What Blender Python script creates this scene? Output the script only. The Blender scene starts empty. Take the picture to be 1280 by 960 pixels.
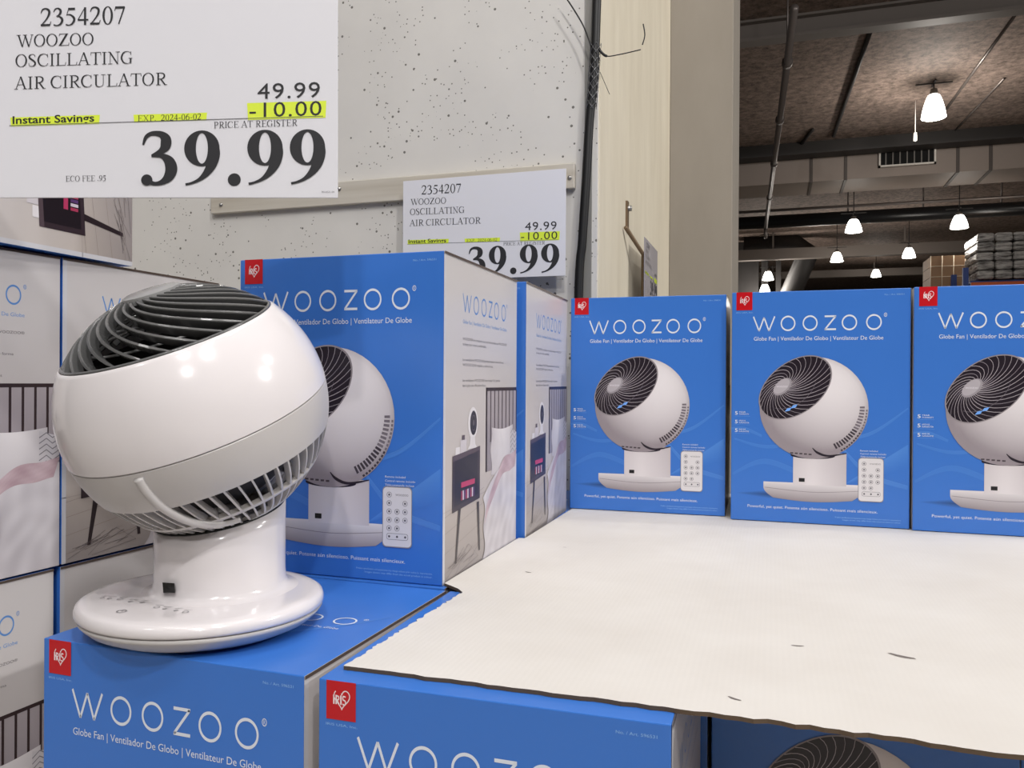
import bpy, math, random
from mathutils import Vector, Matrix
import bmesh
random.seed(7)
S = bpy.context.scene
COL = S.collection
R_ = math.radians

# ---------------------------------------------------------------- camera
F_PX, CAM_H = 997.6, 0.2446
pit, rol, yaw = R_(-0.15), R_(0.354), R_(18.0)
fw = Vector((-math.sin(yaw)*math.cos(pit), math.cos(yaw)*math.cos(pit), math.sin(pit)))
r0 = Vector((math.cos(yaw), math.sin(yaw), 0)); u0 = r0.cross(fw)
RT = math.cos(rol)*r0 + math.sin(rol)*u0
UP = -math.sin(rol)*r0 + math.cos(rol)*u0
CAMP = Vector((0, 0, CAM_H))
cd = bpy.data.cameras.new('camera'); cam = bpy.data.objects.new('camera', cd); COL.objects.link(cam)
cd.sensor_width = 36; cd.lens = F_PX/1280*36; cd.clip_end = 200; cd.clip_start = 0.02
m = Matrix((RT, UP, -fw)).transposed().to_4x4(); m.translation = CAMP
cam.matrix_world = m
S.camera = cam
def ray(px, py): return fw + RT*((px-640)/F_PX) - UP*((py-480)/F_PX)
def pY(px, py, Y): d = ray(px, py); return CAMP + d*((Y-CAMP.y)/d.y)
def pZ(px, py, Z): d = ray(px, py); return CAMP + d*((Z-CAMP.z)/d.z)
def pX(px, py, X): d = ray(px, py); return CAMP + d*((X-CAMP.x)/d.x)
def pD(px, py, D): return CAMP + ray(px, py)*D

# ---------------------------------------------------------------- world, lights, exposure
S.view_settings.view_transform = 'Standard'; S.view_settings.look = 'None'
S.view_settings.exposure = 0.0; S.view_settings.gamma = 1; S.view_settings.use_curve_mapping = False
w = bpy.data.worlds.new('world'); S.world = w; w.use_nodes = True
w.node_tree.nodes['Background'].inputs[0].default_value = (1.0, 0.97, 0.95, 1)
w.node_tree.nodes['Background'].inputs[1].default_value = 0.04
def area(name, loc, size, power, col=(1, .98, .965), tgt=None, spread=180):
    l = bpy.data.lights.new(name, 'AREA'); l.shape = 'DISK'; l.size = size; l.energy = power; l.color = col
    l.spread = R_(spread)
    o = bpy.data.objects.new(name, l); COL.objects.link(o); o.location = loc
    if tgt is not None:
        o.rotation_euler = (Vector(tgt)-Vector(loc)).to_track_quat('-Z', 'Y').to_euler()
    return o
LP = 44
for i, (x, y, k, aim) in enumerate([(0.0, 0.3, .42, 0), (1.5, 0.7, .35, 0), (-1.8, -0.6, .3, 0), (0.5, 1.64, .45, 0), (1.6, -1.2, .7, 0), (-0.6, -1.6, .6, 0),
                                    (2.7, -2.2, 2.3, 1), (1.2, -3.4, 1.9, 1), (-2.6, -3.4, .55, 1), (9.0, 2.4, 7.0, 1), (5.6, 3.0, 1.2, 1), (3.2, -6.0, 2.8, 1)]):
    area('high_bay_light', (x, y, 4.75), 0.26, LP*k, tgt=(-.2, 1, .1) if aim else None)

# ---------------------------------------------------------------- materials
def lin(c):
    r = []
    for v in c[:3]:
        v = v/255.0
        r.append(v/12.92 if v <= .04045 else ((v+.055)/1.055)**2.4)
    return tuple(r)+(1.0,)
MATS = {}
def mat(name, col, rough=.5, metal=0, spec=.5, emit=None, es=0, coat=0, trans=0, alpha=1):
    if name in MATS: return MATS[name]
    mt = bpy.data.materials.new(name); mt.use_nodes = True
    b = mt.node_tree.nodes['Principled BSDF']
    b.inputs['Base Color'].default_value = lin(col); b.inputs['Roughness'].default_value = rough
    b.inputs['Metallic'].default_value = metal; b.inputs['Specular IOR Level'].default_value = spec
    b.inputs['Coat Weight'].default_value = coat; b.inputs['Coat Roughness'].default_value = .08
    b.inputs['Transmission Weight'].default_value = trans; b.inputs['Alpha'].default_value = alpha
    if emit: b.inputs['Emission Color'].default_value = lin(emit); b.inputs['Emission Strength'].default_value = es
    MATS[name] = mt; return mt
def nodes(mt): return mt.node_tree.nodes, mt.node_tree.links, mt.node_tree.nodes['Principled BSDF']
def noise(mt, scale, detail=4, rough=.5, stretch=(1, 1, 1)):
    n, l, b = nodes(mt)
    tc = n.new('ShaderNodeTexCoord'); mp = n.new('ShaderNodeMapping'); mp.inputs['Scale'].default_value = stretch
    t = n.new('ShaderNodeTexNoise'); t.inputs['Scale'].default_value = scale; t.inputs['Detail'].default_value = detail; t.inputs['Roughness'].default_value = rough
    l.new(tc.outputs['Object'], mp.inputs[0]); l.new(mp.outputs[0], t.inputs['Vector'])
    return t, mp
def ramp(mt, src, stops):
    n, l, b = nodes(mt)
    r = n.new('ShaderNodeValToRGB')
    while len(r.color_ramp.elements) < len(stops): r.color_ramp.elements.new(.5)
    for e, (p, c) in zip(r.color_ramp.elements, stops): e.position = p; e.color = lin(c) if len(c) == 3 else c
    l.new(src, r.inputs[0]); return r
def bump(mt, src, strength=.3, dist=.01):
    n, l, b = nodes(mt)
    bp = n.new('ShaderNodeBump'); bp.inputs['Strength'].default_value = strength; bp.inputs['Distance'].default_value = dist
    l.new(src, bp.inputs['Height']); l.new(bp.outputs[0], b.inputs['Normal'])
def mult(mt, a, bsock, fac=1):
    n, l, b = nodes(mt)
    x = n.new('ShaderNodeMix'); x.data_type = 'RGBA'; x.blend_type = 'MULTIPLY'; x.inputs[0].default_value = fac
    l.new(a, x.inputs[6]); l.new(bsock, x.inputs[7]); return x.outputs[2]

def concrete(name, c1, c2, pits=True, streak=(1, 1, 1), sc=3):
    mt = mat(name, c1, .75, spec=.3); n, l, b = nodes(mt)
    t, mp = noise(mt, sc, 6, .6, streak)
    r = ramp(mt, t.outputs['Fac'], [(.3, c2), (.7, c1)])
    out = r.outputs[0]
    if pits:
        tc = n.new('ShaderNodeTexCoord')
        for scl, th, dens in ((24, .11, .6), (50, .19, .8), (95, .27, 1.1)):
            wn = n.new('ShaderNodeTexNoise'); wn.inputs['Scale'].default_value = 7; wn.inputs['Detail'].default_value = 3
            v = n.new('ShaderNodeTexVoronoi'); v.inputs['Scale'].default_value = scl
            l.new(tc.outputs['Object'], v.inputs['Vector']); l.new(tc.outputs['Object'], wn.inputs['Vector'])
            # only some of the cells hold an air hole
            sep = n.new('ShaderNodeSeparateColor'); l.new(v.outputs['Color'], sep.inputs[0])
            g = n.new('ShaderNodeMath'); g.operation = 'LESS_THAN'; g.inputs[1].default_value = dens*.55; l.new(sep.outputs[0], g.inputs[0])
            jit = n.new('ShaderNodeMath'); jit.operation = 'MULTIPLY'; jit.inputs[1].default_value = th*.9; l.new(sep.outputs[1], jit.inputs[0])
            a = n.new('ShaderNodeMath'); a.operation = 'LESS_THAN'; l.new(v.outputs['Distance'], a.inputs[0]); l.new(jit.outputs[0], a.inputs[1])
            mm = n.new('ShaderNodeMath'); mm.operation = 'MULTIPLY'; l.new(g.outputs[0], mm.inputs[0]); l.new(a.outputs[0], mm.inputs[1])
            cg = n.new('ShaderNodeMath'); cg.operation = 'GREATER_THAN'; cg.inputs[1].default_value = .37 if scl < 60 else .49; l.new(wn.outputs['Fac'], cg.inputs[0])
            m2 = n.new('ShaderNodeMath'); m2.operation = 'MULTIPLY'; l.new(mm.outputs[0], m2.inputs[0]); l.new(cg.outputs[0], m2.inputs[1]); mm = m2
            mx = n.new('ShaderNodeMix'); mx.data_type = 'RGBA'; l.new(mm.outputs[0], mx.inputs[0]); l.new(out, mx.inputs[6])
            mx.inputs[7].default_value = lin((118, 115, 109)); out = mx.outputs[2]
    l.new(out, b.inputs['Base Color'])
    bump(mt, t.outputs['Fac'], .15, .01)
    return mt
M_WALL = concrete('pitted_concrete', (222, 219, 213), (211, 208, 203))
M_SIDE = concrete('smooth_concrete', (226, 218, 198), (212, 203, 182), False, (1, 1, .25), 9)
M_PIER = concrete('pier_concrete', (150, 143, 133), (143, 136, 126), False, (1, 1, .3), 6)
M_FLOOR = concrete('floor_concrete', (190, 184, 176), (170, 165, 158), False)
M_CEIL = concrete('sprayed_ceiling', (172, 152, 140), (34, 28, 26), False, (1, 1, 1), 9)
for nd in M_CEIL.node_tree.nodes:
    if nd.type == 'TEX_NOISE': nd.inputs['Detail'].default_value = 12; nd.inputs['Roughness'].default_value = .8

# printed ink: colour lives in the mesh
def print_mat(name, rough, coat=0):
    mt = mat(name, (255, 255, 255), rough, coat=coat); n, l, b = nodes(mt)
    a = n.new('ShaderNodeAttribute'); a.attribute_name = 'ink'; l.new(a.outputs['Color'], b.inputs['Base Color'])
    return mt
M_INK = print_mat('glossy_print', .28)
M_PAPERINK = print_mat('paper_print', .6)
BLUE = (60, 119, 206)
M_BLUE = mat('blue_carton', BLUE, .28)
M_SIDEW = mat('white_carton', (200, 194, 192), .3)
M_EDGE = mat('carton_edge', (96, 80, 70), .8)
M_WHITE = mat('white_plastic', (228, 223, 224), .16, spec=.5, coat=.2)
M_GREYP = mat('grey_plastic', (196, 192, 190), .35)
M_DARK = mat('dark_plastic', (46, 46, 47), .35)
M_RIB = mat('grille_plastic', (92, 92, 92), .22, spec=.7)
M_BLACK = mat('black_rubber', (14, 14, 15), .5)
M_HUB = mat('hub_plastic', (150, 150, 150), .2)
M_METAL = mat('galvanised_steel', (170, 168, 165), .4, metal=.9)
M_PAPER = mat('sign_paper', (226, 226, 232), .55)
M_LINER = mat('fan_interior', (24, 24, 25), .6)

# ---------------------------------------------------------------- helpers
def tag(o, label=None, cat=None, group=None, kind=None):
    if label: o['label'] = label
    if cat: o['category'] = cat
    if group: o['group'] = group
    if kind: o['kind'] = kind
    return o
def empty(name, loc, label=None, cat=None, group=None):
    o = bpy.data.objects.new(name, None); COL.objects.link(o); o.location = loc; o.empty_display_size = .05
    return tag(o, label, cat, group)
class MB:
    def __init__(s): s.v = []; s.f = []; s.m = []; s.c = []; s.sm = []
    def add(s, vs, fs, mi=0, cols=None, smooth=False):
        k = len(s.v); s.v += [tuple(v) for v in vs]
        for f in fs: s.f.append([k+i for i in f]); s.m.append(mi); s.sm.append(smooth)
        s.c += (cols if cols else [(1, 1, 1, 1)]*len(vs))
    def box(s, x0, x1, y0, y1, z0, z1, mi=0, M=None):
        vs = [Vector((x, y, z)) for z in (z0, z1) for y in (y0, y1) for x in (x0, x1)]
        if M is not None: vs = [M @ v for v in vs]
        s.add(vs, [(0, 2, 3, 1), (4, 5, 7, 6), (0, 1, 5, 4), (2, 6, 7, 3), (0, 4, 6, 2), (1, 3, 7, 5)], mi)
    def tube(s, pts, rad, n=10, mi=0, cap=True):
        pts = [Vector(p) for p in pts]; rings = []
        rads = rad if isinstance(rad, (list, tuple)) else [rad]*len(pts)
        ref = None
        for i, p in enumerate(pts):
            t = (pts[min(i+1, len(pts)-1)]-pts[max(i-1, 0)]).normalized()
            if ref is None: ref = t.orthogonal().normalized()
            ref = (ref - t*ref.dot(t)).normalized(); b = t.cross(ref)
            rings.append([p + (ref*math.cos(2*math.pi*k/n) + b*math.sin(2*math.pi*k/n))*rads[i] for k in range(n)])
        vs = [v for r in rings for v in r]; fs = []
        for i in range(len(pts)-1):
            for k in range(n): a = i*n+k; b2 = i*n+(k+1) % n; fs.append((a, b2, b2+n, a+n))
        if cap: fs.append(tuple(range(n-1, -1, -1))); fs.append(tuple((len(pts)-1)*n+k for k in range(n)))
        s.add(vs, fs, mi, smooth=True)
    def lathe(s, prof, n=64, c=(0, 0, 0), ax=None, e1=None, e2=None, sx=1, sy=1, mi=0, closed=False):
        c = Vector(c); ax = Vector(ax or (0, 0, 1)); e1 = Vector(e1 or (1, 0, 0)); e2 = Vector(e2 or (0, 1, 0))
        vs = []
        for (r, z) in prof:
            for k in range(n):
                t = 2*math.pi*k/n; vs.append(c + e1*(r*sx*math.cos(t)) + e2*(r*sy*math.sin(t)) + ax*z)
        fs = []; P = len(prof)
        for i in range(P if closed else P-1):
            j = (i+1) % P
            for k in range(n): k2 = (k+1) % n; fs.append((i*n+k, i*n+k2, j*n+k2, j*n+k))
        s.add(vs, fs, mi, smooth=True)
    def build(s, name, mats, parent=None, off=None, bevel=0, ink=False, autosmooth=None):
        me = bpy.data.meshes.new(name)
        o3 = Vector(off) if off is not None else Vector((0, 0, 0))
        me.from_pydata([Vector(v)-o3 for v in s.v], [], s.f)
        if not isinstance(mats, (list, tuple)): mats = [mats]
        for q in mats: me.materials.append(q)
        me.polygons.foreach_set('material_index', s.m); me.polygons.foreach_set('use_smooth', s.sm)
        if ink:
            a = me.color_attributes.new('ink', 'FLOAT_COLOR', 'POINT')
            a.data.foreach_set('color', [x for c in s.c for x in c])
        me.update()
        o = bpy.data.objects.new(name, me); COL.objects.link(o)
        if parent is not None: o.parent = parent
        else: o.location = o3
        if bevel:
            b = o.modifiers.new('bevel', 'BEVEL'); b.width = bevel; b.segments = 2; b.limit_method = 'ANGLE'; b.angle_limit = R_(40)
        if autosmooth:
            e = o.modifiers.new('split', 'EDGE_SPLIT'); e.split_angle = R_(autosmooth)
        return o

def spline(pts, n=8):
    """Catmull-Rom through tuples of any length."""
    out = []; P = [pts[0]]+list(pts)+[pts[-1]]
    for i in range(1, len(P)-2):
        a, b, c, d = P[i-1], P[i], P[i+1], P[i+2]
        for k in range(n):
            t = k/n
            out.append(tuple(.5*((2*b[j]) + (-a[j]+c[j])*t + (2*a[j]-5*b[j]+4*c[j]-d[j])*t*t + (-a[j]+3*b[j]-3*c[j]+d[j])*t**3) for j in range(len(b))))
    out.append(tuple(pts[-1])); return out

# ---- flat print builder. face-local u right, v up, layers lifted by hair-thin steps
class Art:
    def __init__(s, T, step=.00012, base=.00022): s.mb = MB(); s.T = T; s.step = step; s.base = base
    def P(s, u, v, k): return s.T(u, v, s.base + k*s.step)
    def poly(s, pts, col, k=0, cols=None):
        cs = [lin(c) for c in cols] if cols else [lin(col)]*len(pts)
        s.mb.add([s.P(u, v, k) for u, v in pts], [tuple(range(len(pts)))], 0, cs)
    def rect(s, u0, v0, u1, v1, col, k=0, cols=None): s.poly([(u0, v0), (u1, v0), (u1, v1), (u0, v1)], col, k, cols)
    def ell(s, cx, cy, rx, ry, col, k=0, rot=0, n=40, a0=0, a1=360):
        c, q = math.cos(rot), math.sin(rot); pts = []
        for i in range(n):
            t = R_(a0+(a1-a0)*i/n); x, y = rx*math.cos(t), ry*math.sin(t); pts.append((cx+x*c-y*q, cy+x*q+y*c))
        s.poly(pts, col, k)
    def ring(s, cx, cy, rx, ry, ix, iy, col, k=0, n=48):
        vs = []; 
        for i in range(n):
            t = 2*math.pi*i/n; vs += [s.P(cx+rx*math.cos(t), cy+ry*math.sin(t), k), s.P(cx+ix*math.cos(t), cy+iy*math.sin(t), k)]
        s.mb.add(vs, [(2*i, 2*((i+1) % n), 2*((i+1) % n)+1, 2*i+1) for i in range(n)], 0, [lin(col)]*len(vs))
    def stroke(s, pts, col, k=0, w=None, smooth=True, n=8, flat=False):
        """pts (x,y[,w]); a strip of varying width"""
        P = [(p[0], p[1], p[2] if len(p) > 2 else w) for p in pts]
        if smooth and len(P) > 2: P = spline(P, n)
        vs = []
        for i, (x, y, ww) in enumerate(P):
            a = P[max(i-1, 0)]; b = P[min(i+1, len(P)-1)]
            dx, dy = b[0]-a[0], b[1]-a[1]; L = math.hypot(dx, dy) or 1
            nx, ny = -dy/L, dx/L
            if flat: nx, ny = 1, 0
            vs += [s.P(x+nx*ww/2, y+ny*ww/2, k), s.P(x-nx*ww/2, y-ny*ww/2, k)]
        s.mb.add(vs, [(2*i, 2*i+1, 2*i+3, 2*i+2) for i in range(len(P)-1)], 0, [lin(col)]*len(vs))
    def grad(s, fn_pt, fn_col, nu, nv, k=0):
        """grid over [0,1]^2 with point and colour functions"""
        vs = []; cs = []
        for j in range(nv+1):
            for i in range(nu+1):
                a, b = i/nu, j/nv; vs.append(s.P(*fn_pt(a, b), k)); cs.append(lin(fn_col(a, b)))
        s.mb.add(vs, [(j*(nu+1)+i, j*(nu+1)+i+1, (j+1)*(nu+1)+i+1, (j+1)*(nu+1)+i) for j in range(nv) for i in range(nu)], 0, cs)
    def text(s, txt, u0, u1, v, h, col, k=0, off=0.0, slope=0, sp=1.0):
        """built-in sans face fitted to u0..u1, cap height h"""
        vs, fs = font_mesh(txt, off, sp)
        x0 = min(p[0] for p in vs); x1 = max(p[0] for p in vs)
        sc = (u1-u0)/(x1-x0); sy = h/.70
        s.mb.add([s.P(u0+(p[0]-x0)*sc, v+p[1]*sy+slope*(p[0]-x0)*sc, k) for p in vs], fs, 0, [lin(col)]*len(vs))
    def serif(s, txt, u0, u1, v, h, col, k=0, bold=False, slope=0):
        G = []; x = 0
        for ch in txt:
            adv, prims = glyph(ch, bold); G.append((x, prims)); x += adv
        sc = (u1-u0)/x
        for gx, prims in G:
            for qi, pr in enumerate(prims):
                pts = [((gx+p[0])*sc+u0, v+p[1]*h+slope*(gx+p[0])*sc) for p in pr]
                s.poly(pts, col, k+qi*.02)
FONTC = {}
def font_mesh(txt, off, sp=1.0):
    key = (txt, off, sp)
    if key in FONTC: return FONTC[key]
    c = bpy.data.curves.new('lettering', 'FONT'); c.body = txt; c.offset = off; c.resolution_u = 3; c.space_character = sp
    o = bpy.data.objects.new('lettering', c); COL.objects.link(o)
    dg = bpy.context.evaluated_depsgraph_get(); me = o.evaluated_get(dg).to_mesh()
    r = ([tuple(v.co) for v in me.vertices], [tuple(p.vertices) for p in me.polygons])
    o.evaluated_get(dg).to_mesh_clear(); bpy.data.objects.remove(o); bpy.data.curves.remove(c)
    FONTC[key] = r; return r

# ---- a Times-like serif face drawn from strokes; returns (advance, [quads]) in cap-height units
def glyph(ch, bold):
    T = .22 if bold else .135; t = .045 if not bold else .05
    out = []
    def q(pts): out.append(pts)
    def st(pts, n=8):
        P = spline(pts, n) if len(pts) > 2 else pts
        prev = None
        for i, (x, y, w_) in enumerate(P):
            a = P[max(i-1, 0)]; b = P[min(i+1, len(P)-1)]; dx, dy = b[0]-a[0], b[1]-a[1]; L = math.hypot(dx, dy) or 1
            cur = ((x-dy/L*w_/2, y+dx/L*w_/2), (x+dy/L*w_/2, y-dx/L*w_/2))
            if prev: q([prev[0], prev[1], cur[1], cur[0]])
            prev = cur
    def dg(x0, y0, x1, y1, w_): q([(x0-w_/2, y0), (x0+w_/2, y0), (x1+w_/2, y1), (x1-w_/2, y1)])
    def hb(x0, x1, y, w_=None): w2 = (w_ or t)/2; q([(x0, y-w2), (x1, y-w2), (x1, y+w2), (x0, y+w2)])
    def stem(x, y0=0, y1=1, w_=None, sr=.11, bot=True, top=True):
        w_ = w_ or T; dg(x, y0, x, y1, w_)
        if bot: hb(x-w_/2-sr, x+w_/2+sr, y0+t/2)
        if top: hb(x-w_/2-sr, x+w_/2+sr, y1-t/2)
    def ball(x, y, r): q([(x+r*math.cos(i*math.pi/8), y+r*math.sin(i*math.pi/8)) for i in range(16)])
    def oval(cx, cy, rx, ry, Tw=None, tw=None):
        Tw = Tw or T; tw = tw or t; n = 40
        for i in range(n):
            a, b = 2*math.pi*i/n, 2*math.pi*(i+1)/n
            q([(cx+rx*math.cos(a), cy+ry*math.sin(a)), (cx+rx*math.cos(b), cy+ry*math.sin(b)),
               (cx+(rx-Tw)*math.cos(b), cy+(ry-tw)*math.sin(b)), (cx+(rx-Tw)*math.cos(a), cy+(ry-tw)*math.sin(a))])
    a = 1.0
    if ch == ' ': return (.38, [])
    if ch == '.':
        ball(.19, .09, .12 if bold else .075); return (.38, out)
    if ch == '-': hb(.08, .42, .36, .09); return (.5, out)
    if ch == 'O': oval(.52, .5, .48, .52); a = 1.06
    elif ch == 'W':
        dg(.50, 0, .16, 1, T); dg(.50, 0, .76, 1, t+.01); dg(1.05, 0, .71, 1, T); dg(1.05, 0, 1.34, 1, t+.01)
        hb(0, .36, 1-t/2); hb(.55, .9, 1-t/2); hb(1.2, 1.45, 1-t/2); a = 1.45
    elif ch == 'Z':
        hb(.08, .84, 1-t/2, t); hb(.03, .88, t/2, t); dg(.13, 0, .76, 1, T+.05); dg(.08, .8, .12, 1, t); dg(.88, 0, .92, .24, t); a = .96
    elif ch == 'S':
        st([(.60, .76, t), (.55, .93, t), (.36, .985, t), (.17, .90, T*.7), (.13, .74, T), (.30, .58, T), (.52, .42, T), (.62, .24, T), (.52, .07, T*.7), (.33, .015, t), (.14, .08, t), (.09, .28, t)]); a = .76
    elif ch in 'CG':
        st([(.86, .74, t), (.80, .90, t), (.58, .985, t), (.28, .90, T*.75), (.12, .62, T), (.12, .38, T), (.28, .11, T*.75), (.58, .015, t), (.80, .08, t), (.90, .22, t)])
        dg(.87, .70, .87, .98, t)
        if ch == 'G': dg(.85, .04, .85, .42, T); hb(.68, 1.0, .43)
        a = 1.0 if ch == 'C' else 1.08
    elif ch == 'I': stem(.24); a = .48
    elif ch == 'L':
        stem(.26); hb(.2, .84, t/2); dg(.84, 0, .90, .27, t); a = .92
    elif ch == 'A':
        dg(.14, 0, .53, 1.02, t+.01); dg(.90, 0, .53, 1.02, T); hb(.27, .76, .36); hb(0, .30, t/2); hb(.72, 1.08, t/2); a = 1.08
    elif ch == 'T':
        stem(.45, top=False); hb(.04, .86, 1-t/2); dg(.03, .76, .06, 1, t); dg(.87, .76, .84, 1, t); a = .92
    elif ch == 'N':
        dg(.24, 0, .24, 1, t); dg(.86, 0, .86, 1, t); dg(.86, 0, .2, 1, T); hb(.06, .42, t/2); hb(.04, .24, 1-t/2); hb(.68, 1.04, 1-t/2); a = 1.08
    elif ch == 'R':
        stem(.28); st([(.28, .975, t), (.55, .97, t+.02), (.74, .88, T*.8), (.78, .74, T), (.72, .6, T*.8), (.55, .5, t+.02), (.28, .495, t)]); dg(.86, 0, .48, .5, T); hb(.76, 1.02, t/2); a = 1.0
    elif ch == 'U':
        dg(.26, .3, .26, 1, T); st([(.26, .35, T), (.28, .14, T*.9), (.42, .03, t+.03), (.62, .02, t), (.82, .13, t), (.86, .35, t)]); dg(.86, .33, .86, 1, t); hb(.06, .46, 1-t/2); hb(.68, 1.04, 1-t/2); a = 1.08
    elif ch == 'P':
        stem(.27); st([(.27, .975, t), (.52, .97, t+.02), (.70, .88, T*.8), (.74, .72, T), (.68, .56, T*.8), (.5, .47, t+.02), (.27, .46, t)]); a = .86
    elif ch in 'EF':
        stem(.26); hb(.2, .84, 1-t/2); hb(.26, .64, .52); dg(.82, .78, .84, 1, t); dg(.64, .42, .64, .62, t)
        if ch == 'E': hb(.2, .86, t/2); dg(.86, 0, .91, .25, t)
        a = .94 if ch == 'E' else .86
    elif ch == 'X':
        dg(.90, 0, .18, 1, T); dg(.16, 0, .86, 1, t+.01); hb(0, .34, t/2); hb(.7, 1.08, t/2); hb(.02, .38, 1-t/2); hb(.7, 1.02, 1-t/2); a = 1.08
    elif ch == '0': oval(.375, .5, .32, .52); a = .75
    elif ch == '2':
        st([(.07, .74, t), (.17, .93, T*.6), (.36, .985, T*.65), (.55, .88, T), (.57, .70, T), (.47, .48, T*.7), (.28, .24, t+.02), (.09, .05, t)]); hb(.06, .60, .055, .11); dg(.60, .02, .68, .25, t); a = .75
    elif ch == '3' and not bold:
        st([(.09, .78, t), (.18, .93, T*.5), (.34, .985, T*.55), (.50, .88, T), (.50, .72, T), (.40, .60, T*.6), (.26, .53, t)])
        st([(.26, .53, t), (.45, .51, T*.6), (.60, .38, T), (.60, .22, T), (.47, .06, T*.7), (.28, .01, t+.01), (.10, .05, T*.6)]); a = .75
    elif ch == '4': dg(.50, 0, .50, 1, T); dg(.07, .3, .5, 1, t+.01); hb(.05, .70, .29, .09); a = .75
    elif ch == '5':
        hb(.22, .64, .93, .13); dg(.13, .58, .26, .97, t); st([(.13, .60, t), (.35, .60, T*.6), (.56, .44, T), (.58, .26, T), (.46, .08, T*.75), (.28, .01, t+.01), (.08, .05, T*.6)]); a = .75
    elif ch == '6':
        oval(.375, .31, .32, .33); st([(.12, .33, T), (.14, .56, T), (.27, .80, T*.75), (.45, .93, t+.02), (.64, .985, t)]); a = .75
    elif ch == '7': hb(.08, .66, .93, .13); dg(.29, 0, .64, .95, T*.62); dg(.05, .74, .10, .95, t); a = .75
    elif ch == '9' and not bold:
        oval(.375, .69, .32, .33); st([(.63, .67, T), (.61, .44, T), (.48, .20, T*.75), (.30, .07, t+.02), (.11, .015, t)]); a = .75
    elif ch == '9' and bold:
        oval(.375, .68, .325, .335, .215, .05)
        st([(.595, .70, .2), (.60, .56, .215), (.555, .38, .19), (.46, .22, .13), (.33, .10, .07), (.19, .035, .045), (.075, .01, .045)]); a = .78
    elif ch == '3' and bold:
        st([(.075, .755, .035), (.13, .90, .07), (.24, .965, .085), (.40, .95, .12), (.49, .86, .19), (.485, .73, .19), (.40, .63, .11), (.23, .555, .035)], 10)
        st([(.23, .545, .04), (.42, .545, .09), (.55, .45, .19), (.595, .30, .22), (.54, .15, .18), (.42, .055, .10), (.29, .03, .07), (.18, .07, .10)], 10)
        ball(.145, .10, .105); a = .78
    return a, out

# ---------------------------------------------------------------- the logo strokes
def woozoo(A, u0, u1, v0, h, col, k, w=None, reg=True, asp=1.0):
    """six letters between u0..u1, baseline v0, height h"""
    L = u1-u0; w = w or h*.105
    f = lambda a: u0+L*a
    W0, W1 = f(0), f(.172); m_ = (W0+W1)/2
    for a, b in (((W0, 1), (W0+(W1-W0)*.27, 0)), ((W0+(W1-W0)*.27, 0), (m_, .93)), ((m_, .93), (W0+(W1-W0)*.73, 0)), ((W0+(W1-W0)*.73, 0), (W1, 1))):
        A.stroke([(a[0], v0+h*a[1]), (b[0], v0+h*b[1])], col, k, w, False)
    r = L*.0585
    for c in (.278, .452, .755, .940):
        A.ring(f(c), v0+h/2, r, h*.53, r-w*.95, h*.53-w*.95, col, k)
    z0, z1 = f(.565), f(.653)
    A.stroke([(z0, v0+h-w/2), (z1, v0+h-w/2)], col, k, w, False); A.stroke([(z0, v0+w/2), (z1, v0+w/2)], col, k, w, False)
    A.stroke([(z1-w*.3, v0+h-w/2), (z0+w*.3, v0+w/2)], col, k, w, False)
    if reg:
        A.ring(u1+L*.026, v0+h*.98, L*.012, L*.012, L*.009, L*.009, col, k, 16)
        A.text('R', u1+L*.022, u1+L*.031, v0+h*.98-L*.006, L*.012, col, k)

BW, BD, BH = .286, .289, .400
WHT = (226, 232, 242); FNT = (120, 175, 240)
def lerp(a, b, t): t = max(0, min(1, t)); return tuple(a[i]+(b[i]-a[i])*t for i in range(3))

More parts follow.
